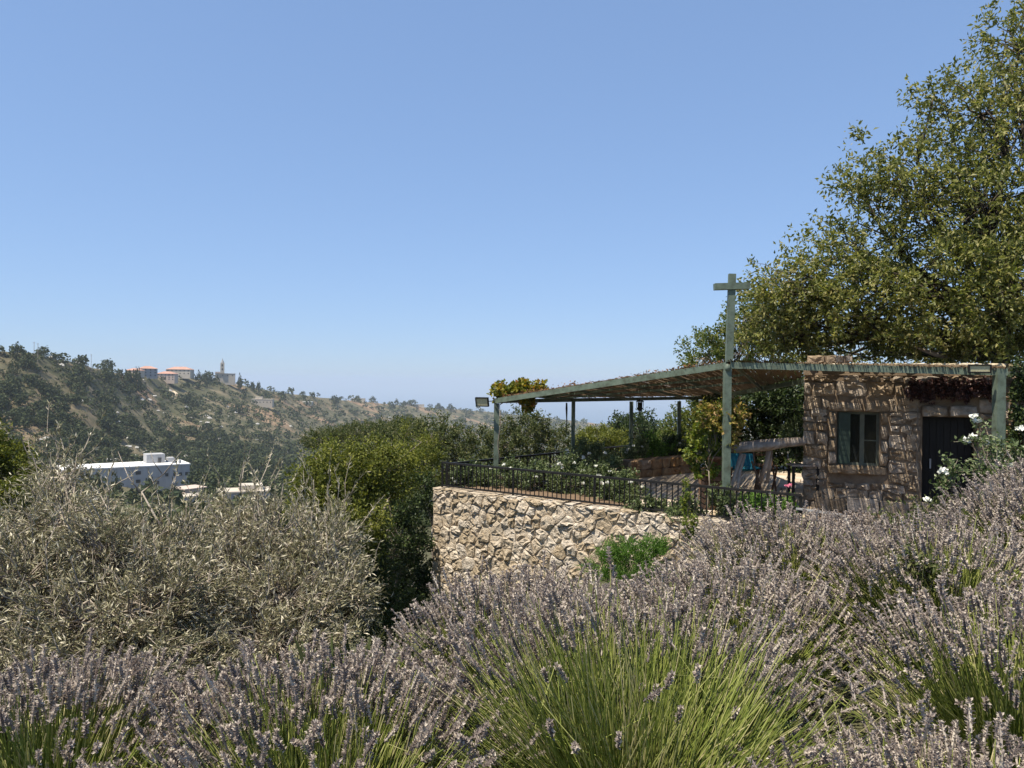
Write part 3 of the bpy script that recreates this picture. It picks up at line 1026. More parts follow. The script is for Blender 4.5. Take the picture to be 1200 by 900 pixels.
# ------------------------------------------------------------------ things on the terrace
# raised planter
pl_ = thing('raised_planter', 'low brown stone planter wall behind the terrace', 'planter', (3.4, 20.8, FLOOR))
a = np.array(W(738, 558, 20.9)); a[2] = FLOOR; b = np.array(W(812, 552, 22.6)); b[2] = FLOOR
pe = unit(b - a); pn = unit(np.cross(pe, up)); PLN = np.linalg.norm(b - a)
if pn[1] > 0: pn = -pn
PH = .52
mb = MB(); mb.box((a + b) / 2 - pn * .26 + up * PH / 2, (PLN, .5, PH - .02), np.stack([pe, -pn, up], 1)); mb.build('core', M['soil'], pl_)
u_ = -.02
while u_ < PLN:
    w = rng.uniform(.28, .5)
    for z0_, z1_ in ((0, .25), (.25, PH)):
        link('stone', stone_mesh('stone', [(u_, z0_), (u_ + w, z0_), (u_ + w, z1_), (u_, z1_)], a + pn * 0, pe, up, pn, M['planter'], .05, .01, .015, .05), pl_)
    u_ += w
# rustic slab table
tb = thing('log_table', 'weathered grey log slab table on splayed legs', 'table', tuple(V3(895, 575, 16.2)))
q = [V3(858, 527, 16.0), V3(872, 524, 16.0), V3(895, 522, 16.1), V3(915, 519, 16.3), V3(938, 517, 16.5)]
rr_ = np.array([.11, .17, .19, .16, .13])
Vt, Ft = tube(q, rr_, 12)
Vt = Vt.reshape(5, 12, 3); cen = np.array(q)[:, None]
rel = Vt - cen
rel[..., 2] *= .62
rel[..., 1] *= 1.9
rel *= 1 + rng.normal(size=rel.shape[:2] + (1,)) * .09
mb = MB(); mb.add((cen + rel).reshape(-1, 3), Ft)
mb.F.setdefault(12, []).append(np.array([list(range(12))[::-1]])); mb.F[12].append(np.array([[48 + k for k in range(12)]]))
mb.build('slab', M['wood_grey'], tb, True)
def leg(a_, b_, r0, r1): MB().tube([a_, (a_ + b_) / 2 + rng.normal(size=3) * .015, b_], [r0, (r0 + r1) / 2, r1], 7).build('leg', M['wood_grey'], tb, True)
leg(V3(869, 532, 15.9), V3(857, 571, 15.6), .045, .035)
leg(V3(872, 533, 15.95), V3(864, 576, 15.55), .045, .035)
leg(V3(901, 528, 16.1), V3(890, 568, 16.2), .05, .04)
leg(V3(903, 528, 16.4), V3(899, 566, 16.6), .05, .04)
MB().tube([V3(881, 541, 15.8), V3(888, 560, 15.5), V3(894, 580, 15.3)], .02, 6).build('brace', M['wood_brown'], tb)
# teal chair behind
ch = thing('teal_chair', 'low folding chair with a teal cloth seat under the log table', 'chair', tuple(V3(868, 566, 17.2)))
mb = MB(); c_ = V3(871, 549, 17.2)
gx, gy = np.meshgrid(np.linspace(-.33, .33, 9), np.linspace(-.28, .28, 7))
gz = -.09 * np.cos(gx * 4.2) * np.cos(gy * 4) + .05
Vg = np.stack([gx, gy, gz], -1).reshape(-1, 3) + c_
Fg = np.array([[r_ * 9 + c2, r_ * 9 + c2 + 1, (r_ + 1) * 9 + c2 + 1, (r_ + 1) * 9 + c2] for r_ in range(6) for c2 in range(8)])
mb.add(Vg, Fg); mb.add(Vg - [0, 0, .018], Fg[:, ::-1]); mb.build('seat', M['teal_cloth'], ch, True)
mb = MB(); gz2 = .05 * np.cos(gx * 5)
Vb_ = np.stack([gx, .30 + .1 * (gy + .28) + gz2 * .8, .02 + (gy + .28) * .5], -1).reshape(-1, 3) + c_
mb.add(Vb_, Fg); mb.add(Vb_ + [0, .018, 0], Fg[:, ::-1]); mb.build('backrest', M['teal_cloth'], ch, True)
for sx in (-.34, .34):
    MB().tube([c_ + [sx, -.3, .06], c_ + [sx, .32, FLOOR - c_[2] + .03]], .016, 6).build('leg', M['wood_brown'], ch)
    MB().tube([c_ + [sx, .38, .34], c_ + [sx, -.28, FLOOR - c_[2] + .03]], .016, 6).build('leg', M['wood_brown'], ch)
# red-brown folding chair
fc = thing('folding_chair', 'dark reddish wooden folding chair behind the log table', 'chair', tuple(V3(900, 566, 17.6)))
c_ = V3(897, 548, 17.4)
for sx in (-.2, .2):
    MB().bar(c_ + [sx, -.2, .05], c_ + [sx + .02, .3, FLOOR - c_[2] + .03], .04, .025).build('leg', M['wood_brown'], fc)
    MB().bar(c_ + [sx, .28, .45], c_ + [sx, -.22, FLOOR - c_[2] + .03], .04, .025).build('leg', M['wood_brown'], fc)
for q in range(5):
    MB().box(c_ + [0, -.18 + q * .09, .06], (.40, .07, .018)).build('seat_slat', M['wood_brown'], fc)
for q in range(3):
    MB().box(c_ + [0, .24 + q * .03, .27 + q * .08], (.40, .016, .055)).build('back_slat', M['wood_brown'], fc)
# bench by the house corner
bn = thing('bench', 'small bench with a black iron end beside the house corner', 'bench', tuple(V3(934, 570, 16.6)))
c_ = V3(936, 546, 16.6)
for q in range(3):
    MB().box(c_ + [.1, -.12 + q * .13, .02], (.62, .11, .03)).build('seat_slat', M['wood_grey'], bn)
for sx in (-.16, .36):
    MB().box(c_ + [sx, -.13, (FLOOR - c_[2]) / 2], (.05, .05, c_[2] - FLOOR - .002)).build('leg', M['black_iron'], bn)
    MB().box(c_ + [sx, .13, (FLOOR - c_[2]) / 2], (.05, .05, c_[2] - FLOOR - .002)).build('leg', M['black_iron'], bn)
# wooden crate and terracotta pot beside the corner post
cr_ = thing('wooden_crate', 'dark slatted wooden crate beside the pergola corner post', 'crate', tuple(V3(838, 580, 16.2)))
c_ = V3(838, 560, 16.2); c_[2] = FLOOR
for z_ in (.08, .20, .32, .44, .56, .68, .80):
    for sx, sy, L_ in ((0, -.27, 'x'), (0, .27, 'x'), (-.27, 0, 'y'), (.27, 0, 'y')):
        MB().box(c_ + [sx, sy, z_], (.56, .02, .095) if L_ == 'x' else (.02, .52, .095)).build('slat', M['wood_brown'], cr_)
for sx in (-.245, .245):
    for sy in (-.245, .245):
        MB().box(c_ + [sx, sy, .43], (.03, .03, .85)).build('corner_post', M['wood_brown'], cr_)
MB().box(c_ + [0, 0, .862], (.5, .5, .02)).build('lid', M['wood_brown'], cr_)
pt = thing('flower_pot', 'terracotta flower pot standing on the wooden crate', 'flower pot', tuple(c_ + [0, 0, .874]))
MB().lathe(c_ + [0, 0, .874], [(0, 0), (.13, 0), (.17, .2), (.195, .2), (.20, .26), (.17, .26), (.165, .2), (0, .19)], 16).build('pot', M['terracotta'], pt, True)
POT = c_ + [0, 0, 1.07]

# ------------------------------------------------------------------ plants
def sprays(C, O, n_per, Lt, L, Wd, spread=.9, along=.6, droop=.1, nup=.5):
    """twig sprays: at each centre C a twig along O (length Lt) set with n_per leaves"""
    n = len(C)
    C = np.repeat(C, n_per, 0); O = np.repeat(unit(O), n_per, 0)
    Lt = np.repeat(np.broadcast_to(Lt, (n,)), n_per)
    t = rng.uniform(0, 1, n * n_per)
    P = C + O * (t * Lt)[:, None] + rng.normal(size=(n * n_per, 3)) * (Lt * .10)[:, None]
    D = unit(O * along + rvec(n * n_per) * spread)
    Nn = unit(rvec(n * n_per) + np.array([-.15, -.15, nup]))
    sz = rng.uniform(.65, 1.25, n * n_per)
    return leaves(P, D, Nn, L * sz, Wd * sz, .2, droop)

def blob_points(c, r, n, shell=.55, bumps=4.0):
    """points through a lumpy ellipsoid, denser to the outside"""
    d = rvec(n)
    rr = rng.uniform(shell ** 3, 1, n) ** (1 / 3)
    lump = 1 + .20 * np.sin(d[:, 0] * bumps + c[0] * 3) * np.cos(d[:, 1] * bumps * 1.2 + c[1]) + .14 * np.sin(d[:, 2] * bumps * 1.7 + c[2] * 5 + d[:, 0] * 3)
    return np.asarray(c) + d * np.asarray(r) * (rr * lump)[:, None], d

def branch_pts(a, b, k=4, wob=.06):
    a, b = np.asarray(a, float), np.asarray(b, float)
    t = np.linspace(0, 1, k)
    L = np.linalg.norm(b - a)
    p = a + np.outer(t, b - a)
    p[1:-1] += rng.normal(size=(k - 2, 3)) * wob * L
    return p

def plant(name, label, cat, base, lobes, leaf_mat, bark_mat, L, Wd, n_spray, n_per, Lt, trunk_r=.12, group=None, spread=.9, along=.6,
          droop=.1, shell=.55, twig_frac=.25, trunk_top=None, gravity=0.0, crown_name='crown', stem_name='trunk', up_bias=.35, bumps=4.0, clump=16, tight=.6):
    """lobes: list of (centre, radii, weight)"""
    base = np.asarray(base, float)
    o = thing(name, label, cat, tuple(base), group)
    wsum = sum(l[2] for l in lobes)
    crown, wood = MB(), MB()
    cc = sum(np.asarray(l[0]) * l[2] for l in lobes) / wsum
    if trunk_top is None:
        trunk_top = base * .45 + cc * .55
        trunk_top[2] = base[2] + (cc[2] - base[2]) * .55
    trunk_top = np.asarray(trunk_top, float)
    wood.tube(branch_pts(base - [0, 0, .1], trunk_top, 5, .03), np.linspace(trunk_r * 1.25, trunk_r * .75, 5), 8)
    for c, r, w in lobes:
        c = np.asarray(c, float); r = np.asarray(r, float)
        limb = branch_pts(trunk_top, c, 5, .05)
        wood.tube(limb, np.linspace(trunk_r * .5, trunk_r * .09, 5), 6)
        n = int(n_spray * w / wsum)
        P, d = blob_points(c, r, n, shell, bumps)
        K = max(4, n // clump)
        ck = P[rng.choice(n, K, replace=False)]                   # foliage gathers in clumps with gaps between
        near_ = np.argmin(((P[:, None, :] - ck[None]) ** 2).sum(-1), 1)
        P = ck[near_] + (P - ck[near_]) * tight
        O = unit(d * r / r.max() + rvec(n) * .55 + [0, 0, up_bias - gravity])
        lt = Lt * rng.uniform(.6, 1.3, n)
        Vv, Ff = sprays(P - O * (lt * .5)[:, None], O, n_per, lt, L, Wd, spread, along, droop)
        crown.add(Vv, Ff)
        for q in range(int(n * twig_frac)):
            e = P[q]
            s = limb[rng.integers(2, 5)]
            wood.tube(np.vstack([branch_pts(s, e - O[q] * lt[q] * .5, 4, .07), (e + O[q] * lt[q] * .4)[None]]), np.linspace(trunk_r * .12 + .003, .0025, 5), 3, False)
    crown.build(crown_name, leaf_mat, o)
    wood.build(stem_name, bark_mat, o, True)
    return o

def gp(px, py, d):
    """ground below the point seen at px,py,d"""
    p = W(px, py, d)
    return np.array([p.x, p.y, zt(p.x, p.y)])

PXM = lambda d, n: n * d / 900.0          # n photo pixels at d metres

def lobe(px, py, d, rx, rz, w=None, ry=None):
    """ellipsoid seen centred on a pixel with half sizes in pixels"""
    c = V3(px, py, d)
    a, b = PXM(d, rx), PXM(d, rz)
    return (c, (a, ry if ry else (a * .9), b), w if w else rx * rz)

# walnut tree leaning over the house
wt = np.array([11.6, 18.5, -3.0])
walnut_lobes = [lobe(1215, 60, 17.5, 75, 80, 3600), lobe(1150, 135, 17.2, 78, 58, 3000), lobe(1055, 205, 17.5, 78, 52, 2700), lobe(1160, 240, 16.6, 100, 80, 7200),
                lobe(1005, 300, 18, 82, 54, 4000), lobe(928, 345, 18, 62, 50, 3900), lobe(1080, 335, 17, 110, 65, 6600), lobe(1190, 340, 15.6, 90, 70, 6300),
                lobe(990, 380, 18.2, 90, 34, 3800), lobe(1130, 393, 16.8, 95, 28, 3200), lobe(1260, 220, 17, 90, 160, 7000), lobe(1005, 215, 17.8, 45, 32, 700), lobe(915, 385, 18.5, 58, 40, 3000),
                lobe(1330, 300, 16, 120, 150, 4500), lobe(1280, 60, 18, 110, 90, 3500), lobe(1000, 414, 19.8, 110, 22, 2400), lobe(1130, 414, 19.5, 100, 24, 2600), lobe(1095, 110, 17.3, 30, 26, 350)]
plant('walnut_tree', 'large spreading tree with olive green leaves overhanging the stone house', 'tree', wt, walnut_lobes, M['walnut'], M['dark_bark'], .118, .054, 5300, 14, .46,
      .21, spread=.95, along=.45, droop=.22, shell=.2, twig_frac=.14, trunk_top=(11.2, 17.6, .8), gravity=.35, bumps=5, tight=.8)
# pale limb showing low over the roof
wl = MB()
wl.tube([V3(1160, 402, 17.6), V3(1138, 412, 17.3), V3(1118, 417, 17.1), V3(1098, 416, 17.0), V3(1082, 410, 17.0), V3(1066, 402, 17.1)], [.09, .08, .065, .055, .045, .03], 8)
wl.build('low_limb', M['olive_bark'], bpy.data.objects['walnut_tree'], True)

# paler tree behind the pergola
plant('pale_tree', 'yellow green tree rising behind the pergola cross', 'tree', gp(850, 470, 27),
      [lobe(858, 405, 27, 50, 35), lobe(825, 420, 26.5, 32, 26), lobe(880, 375, 27, 36, 40), lobe(845, 455, 26.5, 36, 30), lobe(905, 420, 28, 45, 50)],
      M['walnut_b'], M['bark'], .11, .055, 1500, 11, .4, .14, droop=.15, shell=.3, twig_frac=.12)

# shaded hedge behind the terrace, between the pergola and the house
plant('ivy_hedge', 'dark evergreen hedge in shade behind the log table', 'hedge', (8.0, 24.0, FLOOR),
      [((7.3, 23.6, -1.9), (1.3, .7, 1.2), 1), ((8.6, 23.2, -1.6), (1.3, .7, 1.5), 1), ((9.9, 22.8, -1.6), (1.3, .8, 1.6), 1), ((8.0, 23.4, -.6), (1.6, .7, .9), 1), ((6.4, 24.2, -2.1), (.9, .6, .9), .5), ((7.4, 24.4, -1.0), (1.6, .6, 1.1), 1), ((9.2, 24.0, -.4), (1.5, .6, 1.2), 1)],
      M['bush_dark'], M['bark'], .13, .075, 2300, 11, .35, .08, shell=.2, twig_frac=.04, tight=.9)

# big shrubs left of the terrace
plant('pistachio_shrub', 'tall yellow green shrub standing left of the retaining wall', 'shrub', gp(395, 640, 15.2),
      [lobe(405, 550, 15.5, 52, 34), lobe(368, 585, 15, 36, 42), lobe(445, 552, 16, 45, 38), lobe(405, 610, 15, 52, 50), lobe(482, 540, 21, 42, 36)],
      M['bush_yellow'], M['bark'], .07, .036, 3700, 11, .42, .10, shell=.35, twig_frac=.04)
plant('carob_shrub', 'dense dark green shrub against the corner of the retaining wall', 'shrub', gp(455, 650, 18.6),
      [lobe(455, 620, 18.5, 45, 50), lobe(482, 580, 19.6, 34, 38), lobe(476, 660, 19.4, 38, 55), lobe(420, 660, 16.5, 48, 50), lobe(440, 715, 17, 60, 40), lobe(480, 700, 19, 35, 40)],
      M['bush_dark'], M['bark'], .075, .042, 3600, 11, .32, .10, shell=.35, twig_frac=.05)
# trees in the middle distance
mid = [('oak_tree', 'olive green tree right behind the yellow green shrub', 505, 27, M['bush_olive'], [lobe(500, 515, 27, 45, 28), lobe(540, 520, 27, 38, 28), lobe(465, 505, 28, 34, 18), lobe(520, 550, 26.5, 50, 30)]),
       ('oak_tree', 'feathery olive green tree between the two left pergola posts', 620, 29, M['bush_olive'], [lobe(617, 503, 29, 34, 24), lobe(645, 515, 29, 30, 22), lobe(590, 520, 28.5, 28, 24), lobe(615, 545, 29, 50, 25)]),
       ('oak_tree', 'low yellow green tree seen between the second and third pergola posts', 705, 33, M['bush_yellow'], [lobe(705, 515, 33, 34, 17), lobe(690, 525, 33, 28, 16), lobe(725, 530, 33, 30, 18)]),
       ('oak_tree', 'loose pale green tree behind the fourth pergola post', 800, 31, M['walnut_b'], [lobe(800, 505, 31, 26, 28), lobe(785, 520, 31, 26, 20), lobe(822, 490, 31, 22, 30)]),
       ('oak_tree', 'bright green tree at the left edge above the olive', 8, 14, M['bush_yellow'], [lobe(5, 560, 14, 36, 42), lobe(-25, 530, 14, 40, 40), lobe(18, 600, 13.5, 30, 40)]),
       ('oak_tree', 'dull green tree top beyond the yellow green shrub, left of the oak', 420, 40, M['bush_olive'], [lobe(425, 507, 40, 45, 14), lobe(385, 515, 38, 36, 14), lobe(470, 500, 42, 30, 12)])]
for nm, lab, px, d, mt, lb in mid:
    far = d > 20
    plant(nm, lab, 'tree', gp(px, 560, d), lb, mt, M['bark'], .10 if far else .06, .05 if far else .03, 1500 if far else 2200, 11, .4 if far else .25, .10, shell=.35, twig_frac=.05, group='trees below the terrace')
plant('round_tree', 'dark round tree standing beyond the side railing', 'tree', gp(745, 510, 62), [lobe(745, 504, 62, 30, 22), lobe(728, 510, 62, 18, 14), lobe(765, 510, 62, 18, 14)],
      M['bush_dark'], M['bark'], .22, .12, 900, 10, .8, .2, shell=.4, twig_frac=.05)

# olives on the lower ground
def olive(label, base, lobes, n):
    o = plant('olive_tree', label, 'olive tree', base, lobes, M['olive'], M['olive_bark'], .068, .0145, n, 15, .30, .12, 'olive trees below the lavender',
                 spread=.75, along=.75, droop=.05, shell=.35, twig_frac=.9, bumps=7, clump=12, tight=.62)
    lv, st_ = MB(), MB()
    for c, r, w in lobes:
        c, r = np.asarray(c), np.asarray(r)
        for k_ in range(9):
            d = unit(np.array([rng.normal() * .8, rng.normal() * .6 - .2, abs(rng.normal()) + .5]))
            a_ = c + d * r * rng.uniform(.75, .95)
            e_ = a_ + unit(d + rng.normal(size=3) * .25 + [0, 0, .6]) * rng.uniform(.3, .75)
            pt_ = branch_pts(a_, e_, 5, .05)
            st_.tube(pt_, np.linspace(.007, .002, 5), 3, False)
            m_ = 22
            tt_ = rng.uniform(.1, 1, m_)
            P_ = np.stack([np.interp(tt_, np.linspace(0, 1, 5), pt_[:, ax]) for ax in range(3)], 1)
            D_ = unit(unit(e_ - a_) * .8 + rvec(m_) * .7)
            lv.add(*leaves(P_, D_, rvec(m_), rng.uniform(.045, .075, m_), rng.uniform(.011, .016, m_), .2, .05))
    lv.build('shoot_leaves', M['olive'], o, kind='stuff')
    st_.build('shoots', M['olive_bark'], o, kind='stuff')
    return o
olive('silver olive tree filling the left edge below the white building', gp(110, 690, 7.8),
      [lobe(60, 620, 8, 75, 60), lobe(130, 655, 7.6, 75, 60), lobe(20, 690, 7.2, 80, 70), lobe(200, 640, 8.2, 60, 45), lobe(120, 720, 7, 110, 50), lobe(70, 560, 8.8, 38, 30), lobe(200, 700, 7.2, 70, 55), lobe(160, 775, 6.7, 120, 42), lobe(30, 785, 6.5, 90, 45)], 2700)
olive('silver olive tree in front of the yellow green shrub', gp(315, 690, 8.6),
      [lobe(310, 640, 8.8, 75, 55), lobe(370, 660, 8.4, 60, 50), lobe(250, 680, 8.2, 75, 55), lobe(330, 705, 7.8, 85, 45), lobe(280, 600, 9.4, 45, 26), lobe(390, 620, 9, 34, 30), lobe(400, 700, 8, 45, 40), lobe(320, 755, 7.3, 100, 40)], 2300)
# bare leaders rising out of the left olive
for pts_, r_ in (([(205, 640, 8), (180, 605, 8), (165, 575, 8.1), (190, 555, 8.2), (212, 528, 8.2)], .022), ([(165, 575, 8.1), (150, 560, 8.1), (135, 530, 8.2)], .012), ([(140, 640, 7.8), (137, 625, 7.8), (128, 600, 7.9), (112, 570, 8)], .016),
                 ([(190, 555, 8.2), (180, 540, 8.2), (176, 527, 8.2)], .009), ([(60, 720, 7.2), (100, 690, 7.3), (135, 665, 7.4), (160, 640, 7.6)], .028), ([(270, 735, 7.4), (280, 712, 7.5), (305, 695, 7.7), (340, 685, 8)], .022), ([(330, 650, 8.5), (350, 620, 8.6), (375, 600, 8.8)], .012), ([(330, 690, 7.9), (390, 665, 8.2), (430, 640, 8.6)], .012), ([(40, 700, 7.2), (55, 650, 7.4), (50, 600, 7.7)], .014), ([(240, 690, 7.8), (228, 650, 8), (240, 610, 8.2)], .013)):
    P_ = np.array([V3(*p_) for p_ in pts_])
    P_ = P_ + rng.normal(size=P_.shape) * .01
    MB().tube(P_, np.linspace(r_ * .65, r_ * .2, len(P_)), 6).build('bare_branch', M['olive_bark'], bpy.data.objects['olive_tree'], True)

# roses and shrubs inside the railing
rose_spots = [(550, 560, 19.6, 26, 16, 'pale leaved rose shrub at the far left corner of the railing', 2), (590, 560, 19.5, 30, 18, 'leafy rose shrub below the floodlit pergola post', 3),
              (630, 562, 19.0, 30, 19, 'rose shrub behind the railing, second from the corner post', 4), (668, 560, 18.6, 30, 22, 'tall rose shrub in front of the second pergola post', 5),
              (705, 563, 18.2, 30, 22, 'rose shrub with pale blooms behind the middle of the railing', 6), (728, 575, 17.4, 28, 20, 'rose shrub just left of the raised planter', 4),
              (690, 535, 21.0, 34, 18, 'rose shrub with white blooms in front of the third pergola post', 7), (765, 528, 22.8, 22, 17, 'bright green shrub growing in the raised planter', 0), (785, 525, 23.4, 20, 15, 'dark shrub beside the fourth pergola post in the planter', 2), (742, 538, 21.9, 16, 22, 'shrub with white blooms at the left end of the planter', 6)]
def blossoms(parent, lobes, n, mat, size):
    c, r, _ = lobes[0]
    for q in range(n):
        d = unit(np.array([rng.uniform(-1, 1), -rng.uniform(.3, 1), rng.uniform(-.2, 1)]))
        bloom(parent, np.asarray(c) + d * np.asarray(r) * rng.uniform(.85, 1.1), mat, size * rng.uniform(.8, 1.2))
def bloom(parent, p, mat, s):
    mb = MB()
    n = 14
    D = unit(np.stack([rng.normal(size=n), rng.normal(size=n), rng.uniform(-.1, 1.2, n)], 1))
    Vl, Fl = leaves(np.asarray(p) + D * s * .08, D, unit(rvec(n) + D * .3), s * .62, s * .55, .3, -.15)
    mb.add(Vl, Fl)
    mb.lathe(p, [(0, -s * .25), (s * .22, -s * .1), (s * .28, s * .08), (s * .18, s * .24), (0, s * .28)], 7)
    return mb.build('bloom', mat, parent, True)
for px, py, d, rx, rz, lab, nb_ in rose_spots:
    lb = [lobe(px, py, d, rx, rz), lobe(px + rng.uniform(-8, 8), py + 9, d, rx * .9, rz * .9), lobe(px + rng.uniform(-12, 12), py - rz * .7, d, rx * .45, rz * .6)]
    b_ = W(px, py, d)
    mt = M['fresh_green'] if 'bright' in lab else (M['bush_dark'] if 'dark' in lab else M['rose_leaf'])
    o = plant('rose_shrub', lab, 'shrub', (b_.x, b_.y, FLOOR + (.5 if 'planter' in lab and 'left of' not in lab else .0)), lb, mt, M['bark'], .065, .042, 520, 9, .22, .02, 'shrubs on the terrace', shell=.3, twig_frac=.12, crown_name='foliage', stem_name='stem')
    blossoms(o, lb, nb_, M['rose_white'], .085)
# low plants along the right half of the railing
low = [(760, 592, 15.9, 24, 13, 'low leafy plant behind the middle balusters', 'rose_leaf'), (800, 597, 15.4, 22, 13, 'low dark plant behind the railing near the crate', 'rose_leaf'), (850, 586, 15.0, 24, 20, 'leafy plant at the foot of the pergola corner post', 'rose_leaf'), (888, 597, 14.6, 24, 17, 'bright leafy plant behind the right end of the railing', 'fresh_green'), (917, 600, 14.5, 18, 18, 'flowering plant with one pink bloom beside the house corner', 'fresh_green'), (930, 515, 17.4, 16, 22, 'blue green shrub beside the house corner', 'rose_leaf')]
for px, py, d, rx, rz, lab, mk in low:
    b_ = W(px, py, d)
    lb = [lobe(px, py, d, rx, rz), lobe(px + 6, py + 8, d, rx * .8, rz * .7)]
    o = plant('leafy_plant', lab, 'plant', (b_.x, b_.y, FLOOR), lb, M[mk], M['bark'], .06, .036, 330, 9, .2, .012, 'low plants on the terrace', shell=.25, twig_frac=.12, crown_name='foliage', stem_name='stem')
    if 'pink' in lab:
        bloom(o, V3(922, 570, 14.3), M['rose_pink'], .075); bloom(o, V3(926, 569, 14.35), M['rose_pink'], .07)

# vine on the corner post and its pot
pv_ = plant('post_vine', 'vine with yellowing leaves climbing around the pergola corner post', 'vine', (T5[0] - .25, T5[1] + .5, FLOOR),
      [lobe(842, 482, 15.5, 22, 15), lobe(830, 500, 15.6, 18, 22), lobe(858, 490, 15.2, 14, 14), lobe(818, 525, 15.8, 15, 26), lobe(826, 550, 15.8, 14, 16)],
      M['vine_green'], M['bark'], .075, .06, 420, 9, .2, .015, shell=.2, twig_frac=.1, crown_name='foliage', stem_name='stem')
for nm, lb in (('autumn_foliage', [lobe(846, 478, 15.3, 22, 12), lobe(862, 486, 15.0, 9, 12), lobe(832, 485, 15.3, 13, 13), lobe(856, 505, 15.05, 8, 14)]),):
    mb = MB()
    for c, r, w in lb:
        P, d = blob_points(c, r, 40, .3)
        mb.add(*sprays(P, unit(d + rvec(40) * .5), 8, .14, .075, .055))
    mb.build(nm, M['vine_autumn'], pv_)
pp = plant('potted_plant', 'leafy plant growing in the terracotta pot', 'plant', tuple(POT), [(POT + [0, 0, .16], (.22, .2, .17), 1), (POT + [.05, 0, .05], (.2, .2, .1), .6)], M['vine_green'], M['bark'], .06, .04, 150, 9, .15, .01, shell=.1, twig_frac=.3, crown_name='foliage', stem_name='stem')
# vine on the free corner of the pergola
plant('corner_vine', 'vine with golden leaves bunched over the free pergola corner', 'vine', (T1[0] + .1, T1[1], FLOOR),
      [lobe(594, 459, 20, 15, 9), lobe(615, 456, 20, 14, 11), lobe(632, 457, 19.6, 9, 9), lobe(618, 472, 19.7, 8, 12), lobe(584, 462, 20, 6, 8), lobe(612, 449, 20, 6, 5)],
      M['vine_yellow'], M['bark'], .10, .085, 330, 9, .2, .012, shell=.15, twig_frac=.1, trunk_top=T1 + np.array([.08, -.09, -.1]), crown_name='foliage', stem_name='stem')
# wine red creeper over the door
lb = []
for q in range(7):
    px = 1072 + q * 15
    u_, z_ = fu(px, 457 + 2 * math.sin(q * 2))
    lb.append((fp(u_, z_, .14), (.17, .10, .17), 1))
plant('red_creeper', 'dark wine red creeper hanging above the door', 'creeper', tuple(fp(dx0 - .15, FLOOR, .12)), lb, M['wine_leaf'], M['bark'], .085, .06, 330, 9, .18, .012, shell=.1, twig_frac=.1,
      trunk_top=fp(dx0 - .1, dz1 + .2, .12), crown_name='foliage', stem_name='stem', gravity=.6)
plant('wall_ivy', 'dark ivy closing off the house wall right of the pergola end post', 'ivy', tuple(fp(fu(1192, 500)[0], FLOOR, .15)),
      [(fp(fu(1200, 440)[0], fu(1200, 440)[1], .2), (.35, .2, .4), 1), (fp(fu(1197, 475)[0], fu(1197, 475)[1], .2), (.28, .2, .4), 1), (fp(fu(1202, 510)[0], fu(1202, 510)[1], .2), (.35, .2, .4), 1)],
      M['bush_dark'], M['bark'], .08, .05, 260, 10, .22, .02, shell=.2, twig_frac=.1, crown_name='foliage', stem_name='stem')
# white rose bush in front of the door
rb = [(1142, 489, 7.6), (1145, 494, 7.6), (1132, 517, 7.4), (1140, 513, 7.5), (1195, 503, 7.8), (1105, 553, 6.8), (1187, 587 - 40, 7.2), (1153, 520, 7.4)]
plant('rose_bush', 'pale rose bush with white blooms in front of the dark doorway', 'rose bush', gp(1150, 560, 7.5),
      [lobe(1150, 548, 7.4, 38, 20), lobe(1165, 520, 7.6, 24, 14), lobe(1152, 494, 7.6, 8, 7), lobe(1138, 517, 7.4, 14, 9), lobe(1112, 560, 7.0, 16, 20), lobe(1185, 545, 7.6, 40, 24)],
      M['rose_leaf'], M['bark'], .042, .028, 210, 8, .16, .012, shell=.2, twig_frac=.5, crown_name='foliage', stem_name='stem')
for p_ in rb:
    bloom(bpy.data.objects['rose_bush'], V3(*p_), M['rose_white'], .075)
# bright green mound and weeds by the wall
plant('green_mound', 'bright green mounded plant at the foot of the retaining wall', 'plant', gp(745, 650, 11),
      [lobe(747, 646, 11, 40, 14), lobe(768, 640, 11, 20, 11), lobe(718, 654, 11, 24, 10), lobe(740, 672, 10.8, 55, 18)], M['fresh_green'], M['bark'], .045, .012, 900, 14, .14, .012, spread=.6, along=.9, shell=.2, twig_frac=.05, up_bias=1.0, crown_name='foliage', stem_name='stem')
plant('wall_weed', 'thin yellow green weed growing up the wall past the railing', 'plant', gp(808, 640, 12.5),
      [lobe(808, 618, 12.6, 9, 16), lobe(806, 590, 12.8, 6, 14), lobe(803, 572, 13, 2.5, 9)], M['vine_green'], M['bark'], .05, .028, 110, 9, .16, .010, shell=.1, twig_frac=.3, up_bias=.9, crown_name='foliage', stem_name='stem')
yw = [(1050, 612, 4.6, 'yellowish broad leaved weed among the lavender near the doorway'), (1088, 592, 5.2, 'small weed with a pale bloom below the doorway'), (1080, 662, 3.1, 'yellow withered weed low in the right lavender')]
for px, py, d, lab in yw:
    o = plant('weed', lab, 'plant', gp(px, py, d), [lobe(px, py, d, 22, 14), lobe(px + 8, py + 14, d, 26, 14)], M['bush_olive'], M['bark'], .032, .013, 55, 8, .12, .005, 'weeds in the lavender', shell=.1, twig_frac=.3, crown_name='foliage', stem_name='stem')
    if 'bloom' in lab: bloom(o, V3(1087, 586, 5.1), M['rose_white'], .05)

